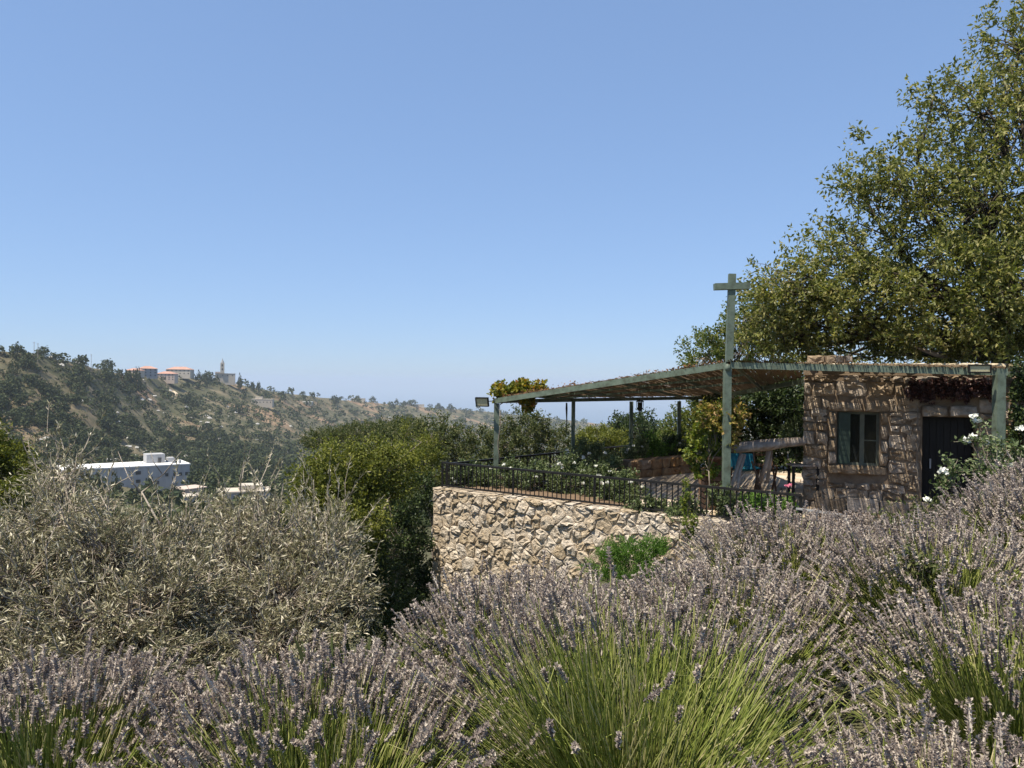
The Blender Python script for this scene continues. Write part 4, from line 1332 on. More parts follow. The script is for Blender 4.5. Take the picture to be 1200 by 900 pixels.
# ------------------------------------------------------------------ lavender
def spike_proto(seed, nw=7, kf=6):
    r_ = np.random.default_rng(seed)
    P, D, Nn = [], [], []
    zz = np.r_[-.35, np.linspace(0, 1, nw)]
    rad_ = np.interp(zz, [-.35, 0, .2, .5, 1], [.6, .8, 1, .95, .55])
    for z, rr in zip(zz, rad_):
        k_ = kf if z > -.1 else 3
        for q in range(k_):
            a = q * 2 * np.pi / k_ + r_.uniform(-.35, .35) + z * 9
            P.append([.0022 * np.cos(a), .0022 * np.sin(a), z * .052 + r_.uniform(-.002, .002)])
            D.append([np.cos(a) * rr, np.sin(a) * rr, r_.uniform(.35, .95)])
            Nn.append([-np.cos(a) * .4 + r_.normal() * .3, -np.sin(a) * .4 + r_.normal() * .3, 1])
    P, D, Nn = map(np.array, (P, D, Nn))
    P = np.vstack([P, [[0, 0, .052]] * 3]); D = np.vstack([D, r_.normal(size=(3, 3)) * .5 + [0, 0, 1]]); Nn = np.vstack([Nn, r_.normal(size=(3, 3))])
    Ls = r_.uniform(.009, .0135, len(P)) * (1.08 if kf == 5 else 1.4)
    V_, F_ = leaves(P, D, Nn, Ls, Ls * .62, .25, .1)
    mb = MB(); mb.add(V_, F_)
    tv, tf_ = tube([[0, 0, -.02], [0, 0, .02], [0, 0, .056]], [.0032, .0048, .002], 4)
    mb.add(tv, np.vstack([tf_[:, [0, 1, 2]], tf_[:, [0, 2, 3]]]))
    return np.concatenate(mb.V), np.concatenate(mb.F[3])
PROTO = [spike_proto(s, 7, 5) for s in range(5)]
LITE = [spike_proto(s + 20, 4, 4) for s in range(5)]
PROTO_ME = [mesh_data('flower_spike', v, [f], M['lav_spike']) for v, f in PROTO]

def basis(D):
    D = unit(D)
    ref = np.where(np.abs(D[:, 2:3]) > .9, [[1., 0, 0]], [[0, 0, 1.]])
    a = unit(np.cross(ref, D)); b = np.cross(D, a)
    return np.stack([a, b, D], -1)            # columns

def lavender(label, base, n, tilt=52, lean=(0, 0), height_=.64, bare=0.0, near=0, n_leaf=500, front=0.2, lite=False):
    """one lavender plant: fanned stems, flower spikes at their ends, leafy foot"""
    base = np.asarray(base, float)
    o = thing('lavender_plant', label, 'lavender', tuple(base), 'lavender plants in the bed')
    az_ = rng.uniform(0, 2 * np.pi, n)
    th = np.radians(tilt) * np.sqrt(rng.uniform(0, 1, n)) * rng.uniform(.8, 1.1, n)
    D0 = np.stack([np.sin(th) * np.cos(az_) + lean[0], np.sin(th) * np.sin(az_) + lean[1], np.cos(th)], 1)
    # tufts: stems gather in bundles
    tuft = rng.integers(0, 26, n)
    D0 = D0 + (rvec(26) * .22)[tuft]
    D0 = unit(D0)
    Ls = height_ * rng.normal(1, .07, n) * (1 - .10 * (th / np.radians(tilt)) ** 2) * (1 + (rng.normal(size=26) * .045)[tuft])
    P0_ = base + np.stack([np.cos(az_), np.sin(az_), np.zeros(n)], 1) * (rng.uniform(0, .17, n) * (.4 + th / np.radians(tilt)))[:, None]
    bend = D0 + rng.normal(size=(n, 3)) * .17
    bend[:, 2] -= .10 * (th / .9)
    stray = rng.uniform(0, 1, n) < .07                    # broken and flopped stems
    bend[stray] += rng.normal(size=(int(stray.sum()), 3)) * .55
    D1 = unit(bend)
    P1 = P0_ + D0 * (Ls * .45)[:, None]
    P2 = P1 + unit(D0 + D1) * (Ls * .3)[:, None]
    P3 = P2 + D1 * (Ls * .25)[:, None]
    D2 = unit(P3 - P2 + rng.normal(size=(n, 3)) * .02)
    # stems: three-sided
    rr_ = np.array([.0018, .0017, .0015, .0012])
    Bf = basis(D0)
    an_ = np.array([0, 2.094, 4.189])
    off = np.cos(an_)[None, :, None] * Bf[:, None, :, 0] + np.sin(an_)[None, :, None] * Bf[:, None, :, 1]
    seq = ((P0_, .0018), (P2, .0015), (P3, .0012)) if lite else ((P0_, .0018), (P1, .0017), (P2, .0015), (P3, .0012))
    V_ = np.stack([P[:, None, :] + off * r_ for P, r_ in seq], 1).reshape(-1, 3)
    i_ = np.arange(n)[:, None] * (3 * len(seq))
    Fq = []
    for s in range(len(seq) - 1):
        for k_ in range(3):
            k2_ = (k_ + 1) % 3
            Fq.append(i_ + np.array([[s * 3 + k_, s * 3 + k2_, s * 3 + 3 + k2_, s * 3 + 3 + k_]]))
    mb = MB(); mb.add(V_, np.concatenate(Fq))
    mb.build('stems', M['lav_stem'], o, kind='stuff')
    # leafy foot
    m_ = n_leaf
    q = rng.integers(0, n, m_)
    t = rng.uniform(.02, .72, m_)
    PL = P0_[q] + (P2[q] - P0_[q]) * t[:, None] + rng.normal(size=(m_, 3)) * .03
    DL = unit(D0[q] + rvec(m_) * .35)
    Vl, Fl = leaves(PL, DL, rvec(m_), rng.uniform(.05, .12, m_), rng.uniform(.0035, .006, m_), .2, .1)
    link('leaves', mesh_data('leaves', Vl, [Fl], M['lav_leaf']), o, 'stuff')
    # spikes
    facing = -(P3 - base)[:, 1] / .35                     # stems bowed towards the path carry fewer flowers
    keep = np.where(rng.uniform(0, 1, n) > np.clip(bare + front * np.clip(facing + .45, 0, 1.4), 0, .96))[0]
    B_ = basis(D2)
    sc = rng.uniform(.55, 1.0, n)
    wd = rng.uniform(.68, 1.0, n)
    dist = np.linalg.norm(P3, axis=1)
    single = set(keep[np.argsort(dist[keep])[:near]].tolist())
    sp = MB()
    pid = rng.integers(0, 5, n)
    for pk in range(5):
        sel = np.array([q for q in keep if pid[q] == pk and q not in single])
        if not len(sel): continue
        pv0, pf0 = (LITE if lite else PROTO)[pk]
        loc = pv0[None] * np.stack([wd[sel], wd[sel], sc[sel]], 1)[:, None, :]
        Vw = np.einsum('nij,nkj->nki', B_[sel], loc) + P3[sel][:, None, :]
        Fw = pf0[None] + (np.arange(len(sel)) * len(pv0))[:, None, None]
        sp.add(Vw.reshape(-1, 3), Fw.reshape(-1, 3))
    sp.build('flower_spikes', M['lav_spike'], o, kind='stuff')
    for q in single:
        f_ = bpy.data.objects.new('flower_spike', PROTO_ME[pid[q]])
        COL.objects.link(f_)
        f_.parent = o
        Mw = Matrix(B_[q].tolist()) @ Matrix.Diagonal((wd[q], wd[q], sc[q]))
        Mw = Mw.to_4x4(); Mw.translation = Vector(P3[q] - base)
        f_.matrix_local = Mw
    return o

def lbase(x, y): return (x, y, zt(x, y))
LAV = [
    # x, y, stems, tilt, lean, height, bare, near, front, label
    (.36, 2.20, 2244, 50, (0, .05), .66, .30, 16, .85, 'lavender plant with bare green stems in the centre foreground'),
    (-.50, 2.05, 1320, 46, (0, .05), .53, .12, 24, .45, 'lavender plant left of centre, thick with mauve spikes'),
    (-1.28, 2.12, 1254, 46, (.05, 0), .50, .15, 20, .7, 'lavender plant at the left frame edge in front of the olive'),
    (-.95, 1.58, 1320, 46, (.1, .1), .40, .72, 14, .6, 'low lavender plant at the bottom left with green stems'),
    (1.02, 1.70, 1188, 55, (-.05, .1), .50, .12, 24, .25, 'lavender plant at the bottom right with stems flopping outward'),
    (-.08, 1.50, 554, 50, (0, 0), .40, .10, 16, .2, 'low lavender plant at the bottom edge left of the bare stems'),
    (1.62, 2.40, 1386, 46, (0, 0), .54, .22, 16, .5, 'lavender plant right of centre below the house'),
    (.05, 2.95, 1122, 42, (0, .1), .55, .04, 8, .22, 'lavender plant in front of the left end of the retaining wall'),
    (.90, 3.10, 1188, 44, (0, .1), .55, .04, 8, .22, 'lavender plant in front of the green mound'),
    (1.85, 3.25, 1320, 44, (0, 0), .55, .12, 6, .35, 'lavender plant in front of the house corner'),
    (2.65, 3.05, 1320, 46, (0, 0), .54, .12, 6, .4, 'lavender plant at the right frame edge halfway up'),
    (2.85, 4.05, 1254, 46, (0, 0), .55, .03, 0, .1, 'lavender plant highest at the right edge under the roses'),
    (1.45, 4.00, 1056, 44, (0, .1), .54, .03, 0, .1, 'lavender plant farthest back before the stone house wall'),
    (2.15, 1.75, 924, 50, (-.1, 0), .52, .15, 8, .3, 'lavender plant cut off by the lower right corner'),
    (2.2, 4.75, 924, 44, (0, .0), .36, .1, 0, .1, 'lavender plant just below the dark doorway'),
    (3.5, 4.7, 1056, 44, (-.1, .0), .56, .1, 0, .1, 'lavender plant behind the highest one at the right edge'),
]
for x_, y_, n_, ti, le, hh, ba, ne, fr_, lab in LAV:
    lavender(lab, lbase(x_, y_), n_, tilt=ti, lean=le, height_=hh, bare=ba, near=ne, n_leaf=1300 if y_ < 2.6 else 500, front=fr_, lite=y_ > 2.3)

# dry grass on the bank behind the lavender
n_ = 17000
gx_ = rng.uniform(-7, 4.2, n_); gy_ = rng.uniform(2.4, 13, n_)
ok_ = gy_ > 2.55 + .5 * np.maximum(gx_, -2.2)
gx_, gy_ = gx_[ok_], gy_[ok_]
n_ = len(gx_)
P = np.stack([gx_, gy_, height(gx_, gy_) - .01], 1)
Vl, Fl = leaves(P, rvec(n_) * .5 + [0, 0, 1], rvec(n_), rng.uniform(.12, .42, n_), rng.uniform(.012, .03, n_), .2, .25)
tag(link('dry_grass', mesh_data('dry_grass', Vl, [Fl], M['bush_olive'])), 'dry grass on the bank behind the lavender', 'grass', kind='stuff')

# ------------------------------------------------------------------ the far hillside
def hill_blob(seed, n=46, flat=.75):
    r_ = np.random.default_rng(seed)
    d = unit(r_.normal(size=(n, 3)) * [1, 1, .9] + [0, 0, .25])
    lump = 1 + .25 * np.sin(d[:, 0] * 4 + seed) * np.cos(d[:, 1] * 5 + seed * 2)
    P = d * (r_.uniform(.72, 1.0, n) * lump)[:, None] * [1, 1, flat] + [0, 0, flat * .9]
    T = unit(np.cross(d, r_.normal(size=(n, 3))))
    Nn = unit(d + r_.normal(size=(n, 3)) * .35)
    L_ = r_.uniform(.45, .8, n)
    return leaves(P - T * (L_ * .5)[:, None], T, Nn, L_, L_ * .85, .15, .15)
NEARB = [hill_blob(s, 170, f) for s, f in ((1, .8), (2, 1.0), (3, .65), (4, .9))]
NEARB = [(v * np.array([1, 1, 1]), f) for v, f in NEARB]
FARB = [hill_blob(s + 10, 22, f) for s, f in ((1, .8), (2, 1.05), (3, .6), (4, .9), (5, .75))]
def near_tree_mesh(k):
    r_ = np.random.default_rng(k + 50)
    mb = MB()
    n = 260
    d = unit(r_.normal(size=(n, 3)) + [0, 0, .3])
    fl = (.8, 1.0, .65, .9)[k]
    lump = 1 + .28 * np.sin(d[:, 0] * 5 + k) * np.cos(d[:, 1] * 6 + 2 * k) + .15 * np.sin(d[:, 2] * 9)
    P = d * (r_.uniform(.5, 1.0, n) ** .5 * lump)[:, None] * [1, 1, fl] + [0, 0, fl * .95]
    T = unit(r_.normal(size=(n, 3)))
    L_ = r_.uniform(.22, .42, n)
    v, f = leaves(P, T, unit(d + r_.normal(size=(n, 3)) * .5), L_, L_ * .8, .15, .15)
    mb.add(v, f)
    tv, tf_ = tube([[0, 0, -.2], [0, 0, fl * .6]], [.07, .05], 5)
    mb.add(tv, np.vstack([tf_[:, [0, 1, 2]], tf_[:, [0, 2, 3]]]))
    return mb.data('hill_tree', M['hill_tree'])
NEAR_ME = [near_tree_mesh(k) for k in range(4)]

# keep-clear zones (x, y, radius) for buildings and the track
CLEAR = []
def far_site(px, r):
    a = math.atan((px - 600) / 900)
    x, y = r * math.sin(a), r * math.cos(a)
    return x, y

def hill_r(px, py):
    """range at which the hillside is seen at a pixel"""
    v = ray(px, py); h_ = math.hypot(v.x, v.y)
    for r in np.geomspace(280, 3200, 500):
        if zt(v.x / h_ * r, v.y / h_ * r) >= v.z / h_ * r: return r
    return 3000
# track
def site(px, py):
    r = hill_r(px, py); x, y = far_site(px, r)
    return x, y, r
TR = [site(p_[0], p_[1]) for p_ in ((196, 455), (200, 459), (207, 464), (216, 468), (222, 472))]

# scatter
pts = []
want = [(3600, 300, 800, -37.5, -10), (7500, 520, 3000, -36, 14), (800, 110, 300, -37.5, 14)]
for cnt, r0, r1, a0, a1 in want:
    n_ = int(cnt * 4)
    r = r0 * (r1 / r0) ** rng.uniform(0, 1, n_)
    a = np.radians(rng.uniform(a0, a1, n_))
    x, y = r * np.sin(a), r * np.cos(a)
    dens = fbm(x, y, .016) * .5 + fbm(x, y, .05) * .35
    thr = np.where(r < 620, np.where(np.degrees(a) < -24, np.where(r < 390, -.05, .0), -.3), -.55)
    keep = (dens + rng.uniform(-.25, .25, n_)) > thr
    px = 600 + 900 * np.tan(a)
    rr = np.interp(px, RPX, RRR)
    keep &= r < rr * 1.01
    for t_ in TR:
        keep &= np.hypot(x - t_[0], y - t_[1]) > 9
    x, y, r = x[keep][:cnt], y[keep][:cnt], r[keep][:cnt]
    pts.append(np.stack([x, y, r], 1))
pts = np.concatenate(pts)

# ------------------------------------------------------------------ far buildings
def fbox(x, y, ang, w, dp, z0, z1):
    """frame of a far building: centre, heading of its front (radians), width, depth"""
    e = np.array([math.cos(ang), math.sin(ang), 0]); f = np.array([math.sin(ang), -math.cos(ang), 0])   # f points out of the front
    return dict(c=np.array([x, y, 0.]), e=e, f=f, w=w, d=dp, z0=z0, z1=z1)
def fb(mb, B_, u0, u1, v0, v1, z0, z1):
    """u along the front, v outward from the centre"""
    mb.box(B_['c'] + B_['e'] * (u0 + u1) / 2 + B_['f'] * (v0 + v1) / 2 + up * (z0 + z1) / 2, (u1 - u0, v1 - v0, z1 - z0), np.stack([B_['e'], B_['f'], up], 1))
def building(name, label, px, py_top, r, w, dp, hgt, ang, wall_m, roof_m, roof='flat', rows=2, cols=5, group=None, win=(1.2, 1.4), drop=1.5):
    a = math.atan((px - 600) / 900)
    x, y = r * math.sin(a), r * math.cos(a)
    v = W(px, py_top, y)
    z1 = v.z; z0 = z1 - hgt
    ground_z = zt(x, y)
    o = thing(name, label, 'building', (x, y, min(z0, ground_z)), group)
    B_ = fbox(x, y, ang, w, dp, z0, z1)
    mb = MB(); fb(mb, B_, -w / 2, w / 2, -dp / 2, dp / 2, min(z0, ground_z) - drop, z1); mb.build('wall', wall_m, o)
    mb = MB()
    if roof == 'flat':
        fb(mb, B_, -w / 2 - .3, w / 2 + .3, -dp / 2 - .3, dp / 2 + .3, z1 + .01, z1 + .5)
    else:
        rh = dp * .22
        c = [(-w / 2 - .6, -dp / 2 - .6), (w / 2 + .6, -dp / 2 - .6), (w / 2 + .6, dp / 2 + .6), (-w / 2 - .6, dp / 2 + .6)]
        Vr = [B_['c'] + B_['e'] * p_[0] + B_['f'] * p_[1] + up * (z1 + .02) for p_ in c] + [B_['c'] + B_['e'] * s_ * max(0.5, w / 2 - dp / 2) + up * (z1 + rh) for s_ in (-1, 1)]
        mb.add(np.array(Vr), [np.array([[0, 1, 5, 4], [2, 3, 4, 5]]), np.array([[1, 2, 5], [3, 0, 4]])])
        mb.add(np.array(Vr[:4]), np.array([[3, 2, 1, 0]]))
    mb.build('roof', roof_m, o)
    for row in range(rows):
        for c_ in range(cols):
            u_ = -w / 2 + w * (c_ + .5) / cols
            z_ = z1 - hgt * (row + .45) / max(rows, 1)
            mb = MB(); fb(mb, B_, u_ - win[0] / 2, u_ + win[0] / 2, dp / 2 + .01, dp / 2 + .12, z_ - win[1] / 2, z_ + win[1] / 2)
            mb.build('window', M['far_window'], o)
    CLEAR.append((x, y, max(w, dp) * .62))
    return o, B_
# long white building in the valley
wa = 0.62
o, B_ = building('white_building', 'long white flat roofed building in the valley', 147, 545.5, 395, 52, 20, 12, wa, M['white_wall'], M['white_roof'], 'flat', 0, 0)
for u_, z_, w_ in ((-17, -3.0, 2.4), (4, -2.6, 2.2), (4, -6.4, 1.9), (16, -4.2, 1.3), (19.4, -4.2, 1.2), (22, -4.2, 1.2), (24.6, -4.2, 1.2), (-6, -6.6, 1.8), (12, -7.5, 1.5)):
    mb = MB(); fb(mb, B_, u_ - w_ / 2, u_ + w_ / 2, 10.01, 10.15, B_['z1'] + z_ - .75, B_['z1'] + z_ + .75); mb.build('window', M['far_window'], o)
mb = MB(); fb(mb, B_, -26, 26, 10.005, 10.12, B_['z1'] - 5.0, B_['z1'] - 4.8); mb.build('string_course', M['white_wall'], o)
mb = MB(); fb(mb, B_, 9, 17, -7, 1, B_['z1'] + .51, B_['z1'] + 4.6); q = mb.build('stair_house', M['white_wall'], o)
mb = MB(); fb(mb, B_, 14, 15.4, 1.01, 1.15, B_['z1'] + .6, B_['z1'] + 3); mb.build('door', M['far_window'], q)
mb = MB(); fb(mb, B_, 18.5, 22, -5, 0, B_['z1'] + .51, B_['z1'] + 2.6); mb.build('roof_room', M['white_wall'], o)
for u_ in (20, 22.5):
    mb = MB(); c_ = B_['c'] + B_['e'] * u_ + B_['f'] * 6 + up * (B_['z1'] + .51); mb.lathe(c_, [(0, 0), (.7, 0), (.7, 1.3), (.2, 1.6), (0, 1.6)], 10); mb.build('water_tank', M['grey_wall'], o)
# smaller houses round it
building('valley_house', 'small pink walled house just right of the white building', 224, 572, 330, 9, 9, 7, .9, M['pink_wall'], M['pink_wall'], 'flat', 1, 2, 'small houses in the valley')
building('valley_house', 'small grey house lower down beside the pink house', 229, 581, 300, 8, 7, 6, .6, M['grey_wall'], M['cream_wall'], 'flat', 1, 2, 'small houses in the valley')
o, B_ = building('valley_house', 'flat roofed cream house behind the olive, left of the shrub', 288, 575, 290, 17, 10, 8, .35, M['grey_wall'], M['cream_wall'], 'flat', 1, 3, 'small houses in the valley', (1.6, 1.8))
mb = MB(); fb(mb, B_, -2, 6, -4, 3, B_['z1'] + .51, B_['z1'] + 2.2); mb.build('roof_room', M['cream_wall'], o)
# village on the ridge
VG = 'red roofed village buildings on the ridge'
building('village_house', 'small low red roofed house at the left end of the village', 158, 434, hill_r(158, 441), 15, 10, 5, -.1, M['cream_wall'], M['red_roof'], 'hip', 1, 4, VG)
building('village_house', 'taller grey house beside the low red roofed one', 173, 432, hill_r(173, 443), 19, 13, 9, .5, M['grey_wall'], M['red_roof'], 'hip', 3, 4, VG)
building('village_house', 'wide red roofed village building standing highest', 211, 433, 1080, 30, 16, 7, .1, M['cream_wall'], M['red_roof'], 'hip', 2, 6, VG)
building('village_house', 'pink balconied red roofed building in front of the widest one', 196, 438, hill_r(196, 448), 21, 13, 8, .1, M['pink_wall'], M['red_roof'], 'hip', 3, 5, VG)
o, B_ = building('church', 'cream church with a slender bell tower on the ridge', 264, 438, 1150, 26, 10, 5, .3, M['cream_wall'], M['cream_wall'], 'flat', 1, 4)
mb = MB(); fb(mb, B_, -6.2, -1.2, 2.0, 7.0, B_['z1'] + .51, B_['z1'] + 15); tw_ = mb.build('bell_tower', M['cream_wall'], o)
mb = MB(); ct = B_['c'] - B_['e'] * 3.7 + B_['f'] * 4.5 + up * (B_['z1'] + 15.01)
mb.lathe(ct, [(2.6, 0), (2.4, .6), (.9, 4), (0, 7)], 8); mb.build('spire', M['grey_wall'], o)
for z_ in (5, 10.5):
    mb = MB(); fb(mb, B_, -4.5, -2.9, 7.01, 7.15, B_['z1'] + z_, B_['z1'] + z_ + 2.6); mb.build('belfry_opening', M['far_window'], tw_)
mb = MB(); fb(mb, B_, -13, -7, -4, 6, B_['z1'] + .51, B_['z1'] + 2.5); mb.build('porch', M['pink_wall'], o)
o, B_ = building('ridge_villa', 'cream flat roofed villa below the ridge line', 308, 468, hill_r(308, 477), 28, 14, 8, .15, M['cream_wall'], M['cream_wall'], 'flat', 1, 6)
mb = MB(); fb(mb, B_, -9, 0, -4, 4, B_['z1'] + .51, B_['z1'] + 3.6); mb.build('upper_room', M['cream_wall'], o)
building('ridge_shed', 'small white shed roof on the slope right of the villa', 361, 471, hill_r(361, 475), 16, 10, 4, .1, M['grey_wall'], M['white_roof'], 'flat', 1, 3)
building('hut', 'tiny pale hut in the trees above the yellow green shrub', 457, 489, hill_r(457, 495), 5, 5, 6, .2, M['cream_wall'], M['white_roof'], 'flat', 1, 1)
for px_, py_, r_, w_, lab in ((420, 467, 1700, 30, 'pale low wall on the skyline left of the trees'), (487, 474, 1950, 44, 'long pale wall on the skyline'),):
    building('skyline_wall', lab, px_, py_, r_, w_, 6, 3.2, .05, M['cream_wall'], M['cream_wall'], 'flat', 0, 0)
# poles on the left skyline
for px_, top_, lab in ((40, 400.5, 'thin utility pole on the left skyline'), (44.5, 402, 'shorter utility pole just right of the tall one'), (107, 415, 'short thin pole above the trees left of the village')):
    r_ = 640 if px_ < 60 else 700
    x, y = far_site(px_, r_)
    t_ = W(px_, top_, y)
    o = thing('utility_pole', lab, 'pole', (t_.x, t_.y, zt(x, y)), 'utility poles on the skyline')
    MB().tube([(t_.x, t_.y, zt(x, y) - .5), (t_.x, t_.y, t_.z)], [.22, .15], 6).build('pole', M['wood_grey'], o)
    MB().box((t_.x, t_.y, t_.z - .7), (1.8, .15, .15)).build('crossarm', M['wood_grey'], o)

# dirt track
mb = MB()
Pt = np.array([[t_[0], t_[1], zt(t_[0], t_[1]) + .5] for t_ in TR])
L_ = []
for q in range(len(Pt)):
    x, y, r_ = TR[q]
    s = np.array([y, -x, 0]) / r_
    L_ += [Pt[q] - s * 4.2, Pt[q] + s * 4.2]
mb.add(np.array(L_), np.array([[2 * q, 2 * q + 1, 2 * q + 3, 2 * q + 2] for q in range(len(Pt) - 1)]))
tag(mb.build('dirt_track', M['track']), kind='structure')

# trees: the 300 that show largest stand singly, the rest read as one wood
ok = np.ones(len(pts), bool)
for cx_, cy_, cr_2 in CLEAR:
    rc = math.hypot(cx_, cy_)
    px_d = np.abs(np.arctan2(pts[:, 0], pts[:, 1]) - math.atan2(cx_, cy_))
    front = (pts[:, 2] < rc) & (pts[:, 2] > rc - (55 if rc < 420 else 14)) & (px_d < cr_2 / rc * .9)
    ok &= ~(np.hypot(pts[:, 0] - cx_, pts[:, 1] - cy_) < cr_2) & ~front
pts = pts[ok]
sz = np.clip(np.exp(rng.normal(.62, .38, len(pts))), .8, 4.2) * np.interp(pts[:, 2], [100, 300, 700, 1500, 3000], [.8, 1.0, 1.25, 2.0, 3.0])
zz = height(pts[:, 0], pts[:, 1])
vis = sz / pts[:, 2]
vpx = 600 + 900 * pts[:, 0] / pts[:, 1]
vpy = EYE_Y(600) + (vpx - 600) * math.tan(rad(ROLL)) - 900 * zz / pts[:, 1]
seen = (vpx > 0) & (vpx < 800) & (vpy < np.interp(vpx, [0, 40, 70, 230, 320, 330, 500, 560, 800], [500, 500, 560, 590, 570, 500, 490, 480, 500]))
order = np.argsort(-(vis + seen * 10))
single, rest = order[:300], order[300:]
for q in single:
    o = bpy.data.objects.new('hill_tree', NEAR_ME[q % 4])
    COL.objects.link(o)
    o.location = (pts[q, 0], pts[q, 1], zz[q] - .3)
    o.rotation_euler = (0, 0, rng.uniform(0, 6.28))
    s = sz[q]
    o.scale = (s * rng.uniform(.85, 1.2), s, s * rng.uniform(.8, 1.2))
    where = ('high on the slope at the left edge' if vpy[q] < 445 else 'on the slope at the left edge, above the olive') if vpx[q] < 90 else \
            ('on the hillside between the village and the white building' if vpx[q] < 225 and vpy[q] < 520 else 'low in the valley beside the white building' if vpx[q] < 225 else
             ('on the hillside below the church' if vpy[q] < 520 else 'low in the valley right of the white building') if vpx[q] < 330 else 'on the far slope above the yellow green shrub')
    what = 'large' if s > 3.0 else ('small' if s < 2.0 else 'middling')
    tag(o, f'{what} dark green tree {where}', 'tree', f'{what} trees {where}')
wood = MB()
for k_ in range(5):
    sel = rest[rest % 5 == k_]
    v0, f0 = FARB[k_]
    n_ = len(sel)
    th = rng.uniform(0, 6.28, n_)
    c, s = np.cos(th), np.sin(th)
    sx = sz[sel] * rng.uniform(.85, 1.25, n_)
    Vx = (v0[None, :, 0] * c[:, None] - v0[None, :, 1] * s[:, None]) * sx[:, None] + pts[sel, 0][:, None]
    Vy = (v0[None, :, 0] * s[:, None] + v0[None, :, 1] * c[:, None]) * sx[:, None] + pts[sel, 1][:, None]
    Vz = v0[None, :, 2] * sz[sel][:, None] + zz[sel][:, None] - .3
    wood.add(np.stack([Vx, Vy, Vz], -1).reshape(-1, 3), (f0[None] + (np.arange(n_) * len(v0))[:, None, None]).reshape(-1, 3))
tag(wood.build('hillside_wood', M['hill_tree']), 'dark green scrub and woodland covering the far hills', 'woodland', kind='stuff')
# skyline trees near the village and along the ridge
sky_trees = [(128, 425, 780, 7, 4.5), (150, 428, 820, 9, 6), (160, 428, 830, 8, 6), (140, 432, 820, 5, 4), (233, 436, 1080, 5, 7), (241, 437, 1085, 5, 6), (281, 440, 1160, 4, 3), (296, 446, 1200, 4, 3), (303, 447, 1210, 4, 4),
             (355, 458, 1420, 5, 4), (367, 459, 1440, 4, 4), (392, 462, 1500, 8, 5), (419, 463, 1690, 5, 2.5), (437, 465, 1750, 6, 2.5), (483, 468, 1940, 10, 3), (474, 468, 1900, 4, 4), (514, 470, 2050, 5, 4), (528, 472, 2100, 5, 3), (465, 468, 1880, 4, 2)]
SKL = ['lone round tree on the skyline well left of the village', 'dark cedar left of the red roofs', 'dark cedar nearest the low red roofed house', 'small tree left of the two cedars', 'pointed tree between the red roofs and the church', 'second pointed tree between the red roofs and the church',
       'tree just right of the church', 'skyline tree some way right of the church', 'farther skyline tree right of the church', 'tree on the ridge above the white shed', 'tree on the ridge right of the white shed', 'broad pale tree where the ridge levels out', 'low tree on the first pale skyline wall',
       'low tree right of the first pale skyline wall', 'broad low tree on the long skyline wall', 'round tree at the left of the long skyline wall', 'round tree right of the long skyline wall', 'last low skyline tree left of the floodlight', 'tiny bush left of the long skyline wall']
for (px_, py_, r_, w_, h_), slab_ in zip(sky_trees, SKL):
    x, y = far_site(px_, r_)
    p = W(px_, py_, y)
    g_ = zt(x, y)
    s = max(1.5, w_ * r_ / 900 * .62)
    o = bpy.data.objects.new('skyline_tree', NEAR_ME[int(px_) % 4])
    COL.objects.link(o)
    top_ = p.z
    hh = max(2.0, top_ - g_)
    o.location = (x, y, g_ - .5)
    o.scale = (s, s, max(.5 * s, hh / 1.9))
    tag(o, slab_, 'tree', 'trees along the skyline')

# trees standing against the white building
for px_, top_, r_, s, lab in ((110, 547, 350, 5.2, 'broad dark tree hiding part of the white building'), (137, 560, 335, 2.4, 'small dark tree at the foot of the white building'), (176, 556, 338, 2.0, 'slim tree before the right half of the white building'), (232, 548, 372, 5.5, 'rounded tree just right of the white building'), (255, 552, 365, 5.0, 'second rounded tree right of the white building'), (205, 570, 320, 3.4, 'low tree below the right end of the white building'), (160, 572, 325, 4.0, 'low spreading tree below the middle of the white building'), (270, 556, 380, 5.5, 'tree above the flat roofed cream house'), (90, 572, 330, 4.5, 'low tree at the left foot of the white building')):
    x, y = far_site(px_, r_)
    p = W(px_, top_, y)
    g_ = zt(x, y)
    o = bpy.data.objects.new('valley_tree', NEAR_ME[int(px_) % 4])
    COL.objects.link(o)
    o.location = (x, y, g_ - .4)
    o.scale = (s, s, max(1.5, (p.z - g_) / 1.85))
    tag(o, lab, 'tree', 'trees round the white building')

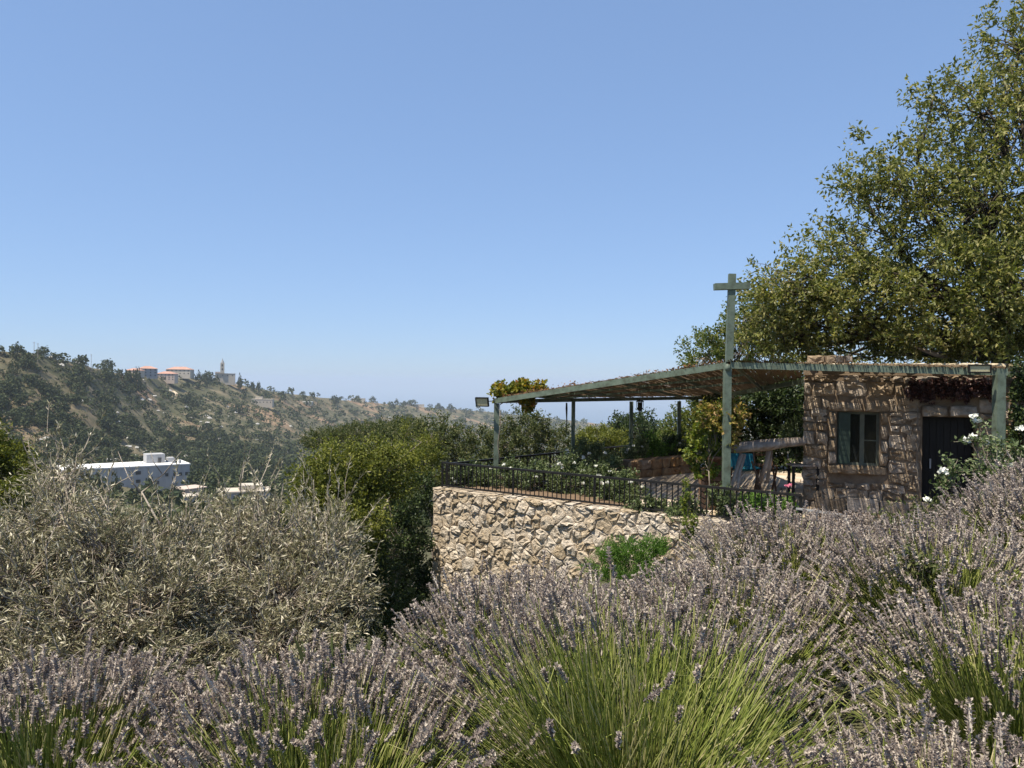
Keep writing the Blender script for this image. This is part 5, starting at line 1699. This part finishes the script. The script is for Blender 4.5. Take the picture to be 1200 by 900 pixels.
# low garrigue bushes dotted over the open slopes
lowb = MB()
n_ = 5200
rl = 300 * 3.4 ** rng.uniform(0, 1, n_)
al = np.radians(rng.uniform(-37.5, -5, n_))
xl, yl = rl * np.sin(al), rl * np.cos(al)
zl = height(xl, yl)
v0, f0 = hill_blob(77, 9, .6)
sl = rng.uniform(.4, 1.3, n_) * np.interp(rl, [300, 1200], [.9, 1.6])
thl = rng.uniform(0, 6.28, n_)
c, s = np.cos(thl), np.sin(thl)
Vx = (v0[None, :, 0] * c[:, None] - v0[None, :, 1] * s[:, None]) * sl[:, None] + xl[:, None]
Vy = (v0[None, :, 0] * s[:, None] + v0[None, :, 1] * c[:, None]) * sl[:, None] + yl[:, None]
Vz = v0[None, :, 2] * sl[:, None] + zl[:, None] - .1
lowb.add(np.stack([Vx, Vy, Vz], -1).reshape(-1, 3), (f0[None] + (np.arange(n_) * len(v0))[:, None, None]).reshape(-1, 3))
tag(lowb.build('garrigue', M['bush_olive']), 'low grey green bushes dotted over the far slopes', 'scrub', kind='stuff')

# pale boulders
bo = MB()
n_ = 620
r = 330 * (3.2) ** rng.uniform(0, 1, n_)
a = np.radians(rng.uniform(-35, -4, n_))
for q in range(n_):
    x, y = r[q] * math.sin(a[q]), r[q] * math.cos(a[q])
    if fbm(x, y, .03) < -.1: continue
    z_ = zt(x, y)
    s = rng.uniform(.9, 3.0)
    d = rvec(12) * [1, 1, .6] * rng.uniform(.6, 1, (12, 1))
    # octahedral lump
    P = np.array([[1, 0, 0], [0, 1, 0], [-1, 0, 0], [0, -1, 0], [0, 0, .7], [0, 0, -.6], [.7, .7, .3], [-.7, -.6, .35]]) * s * rng.uniform(.7, 1.3, (8, 1)) + [x, y, z_ + .3]
    bo.add(P, np.array([[0, 6, 4], [6, 1, 4], [1, 2, 4], [2, 7, 4], [7, 3, 4], [3, 0, 4], [0, 3, 5], [3, 7, 5], [7, 2, 5], [2, 1, 5], [1, 6, 5], [6, 0, 5]]))
tag(bo.build('boulders', M['rock']), 'pale limestone boulders scattered over the far hillside', 'rocks', kind='stuff')
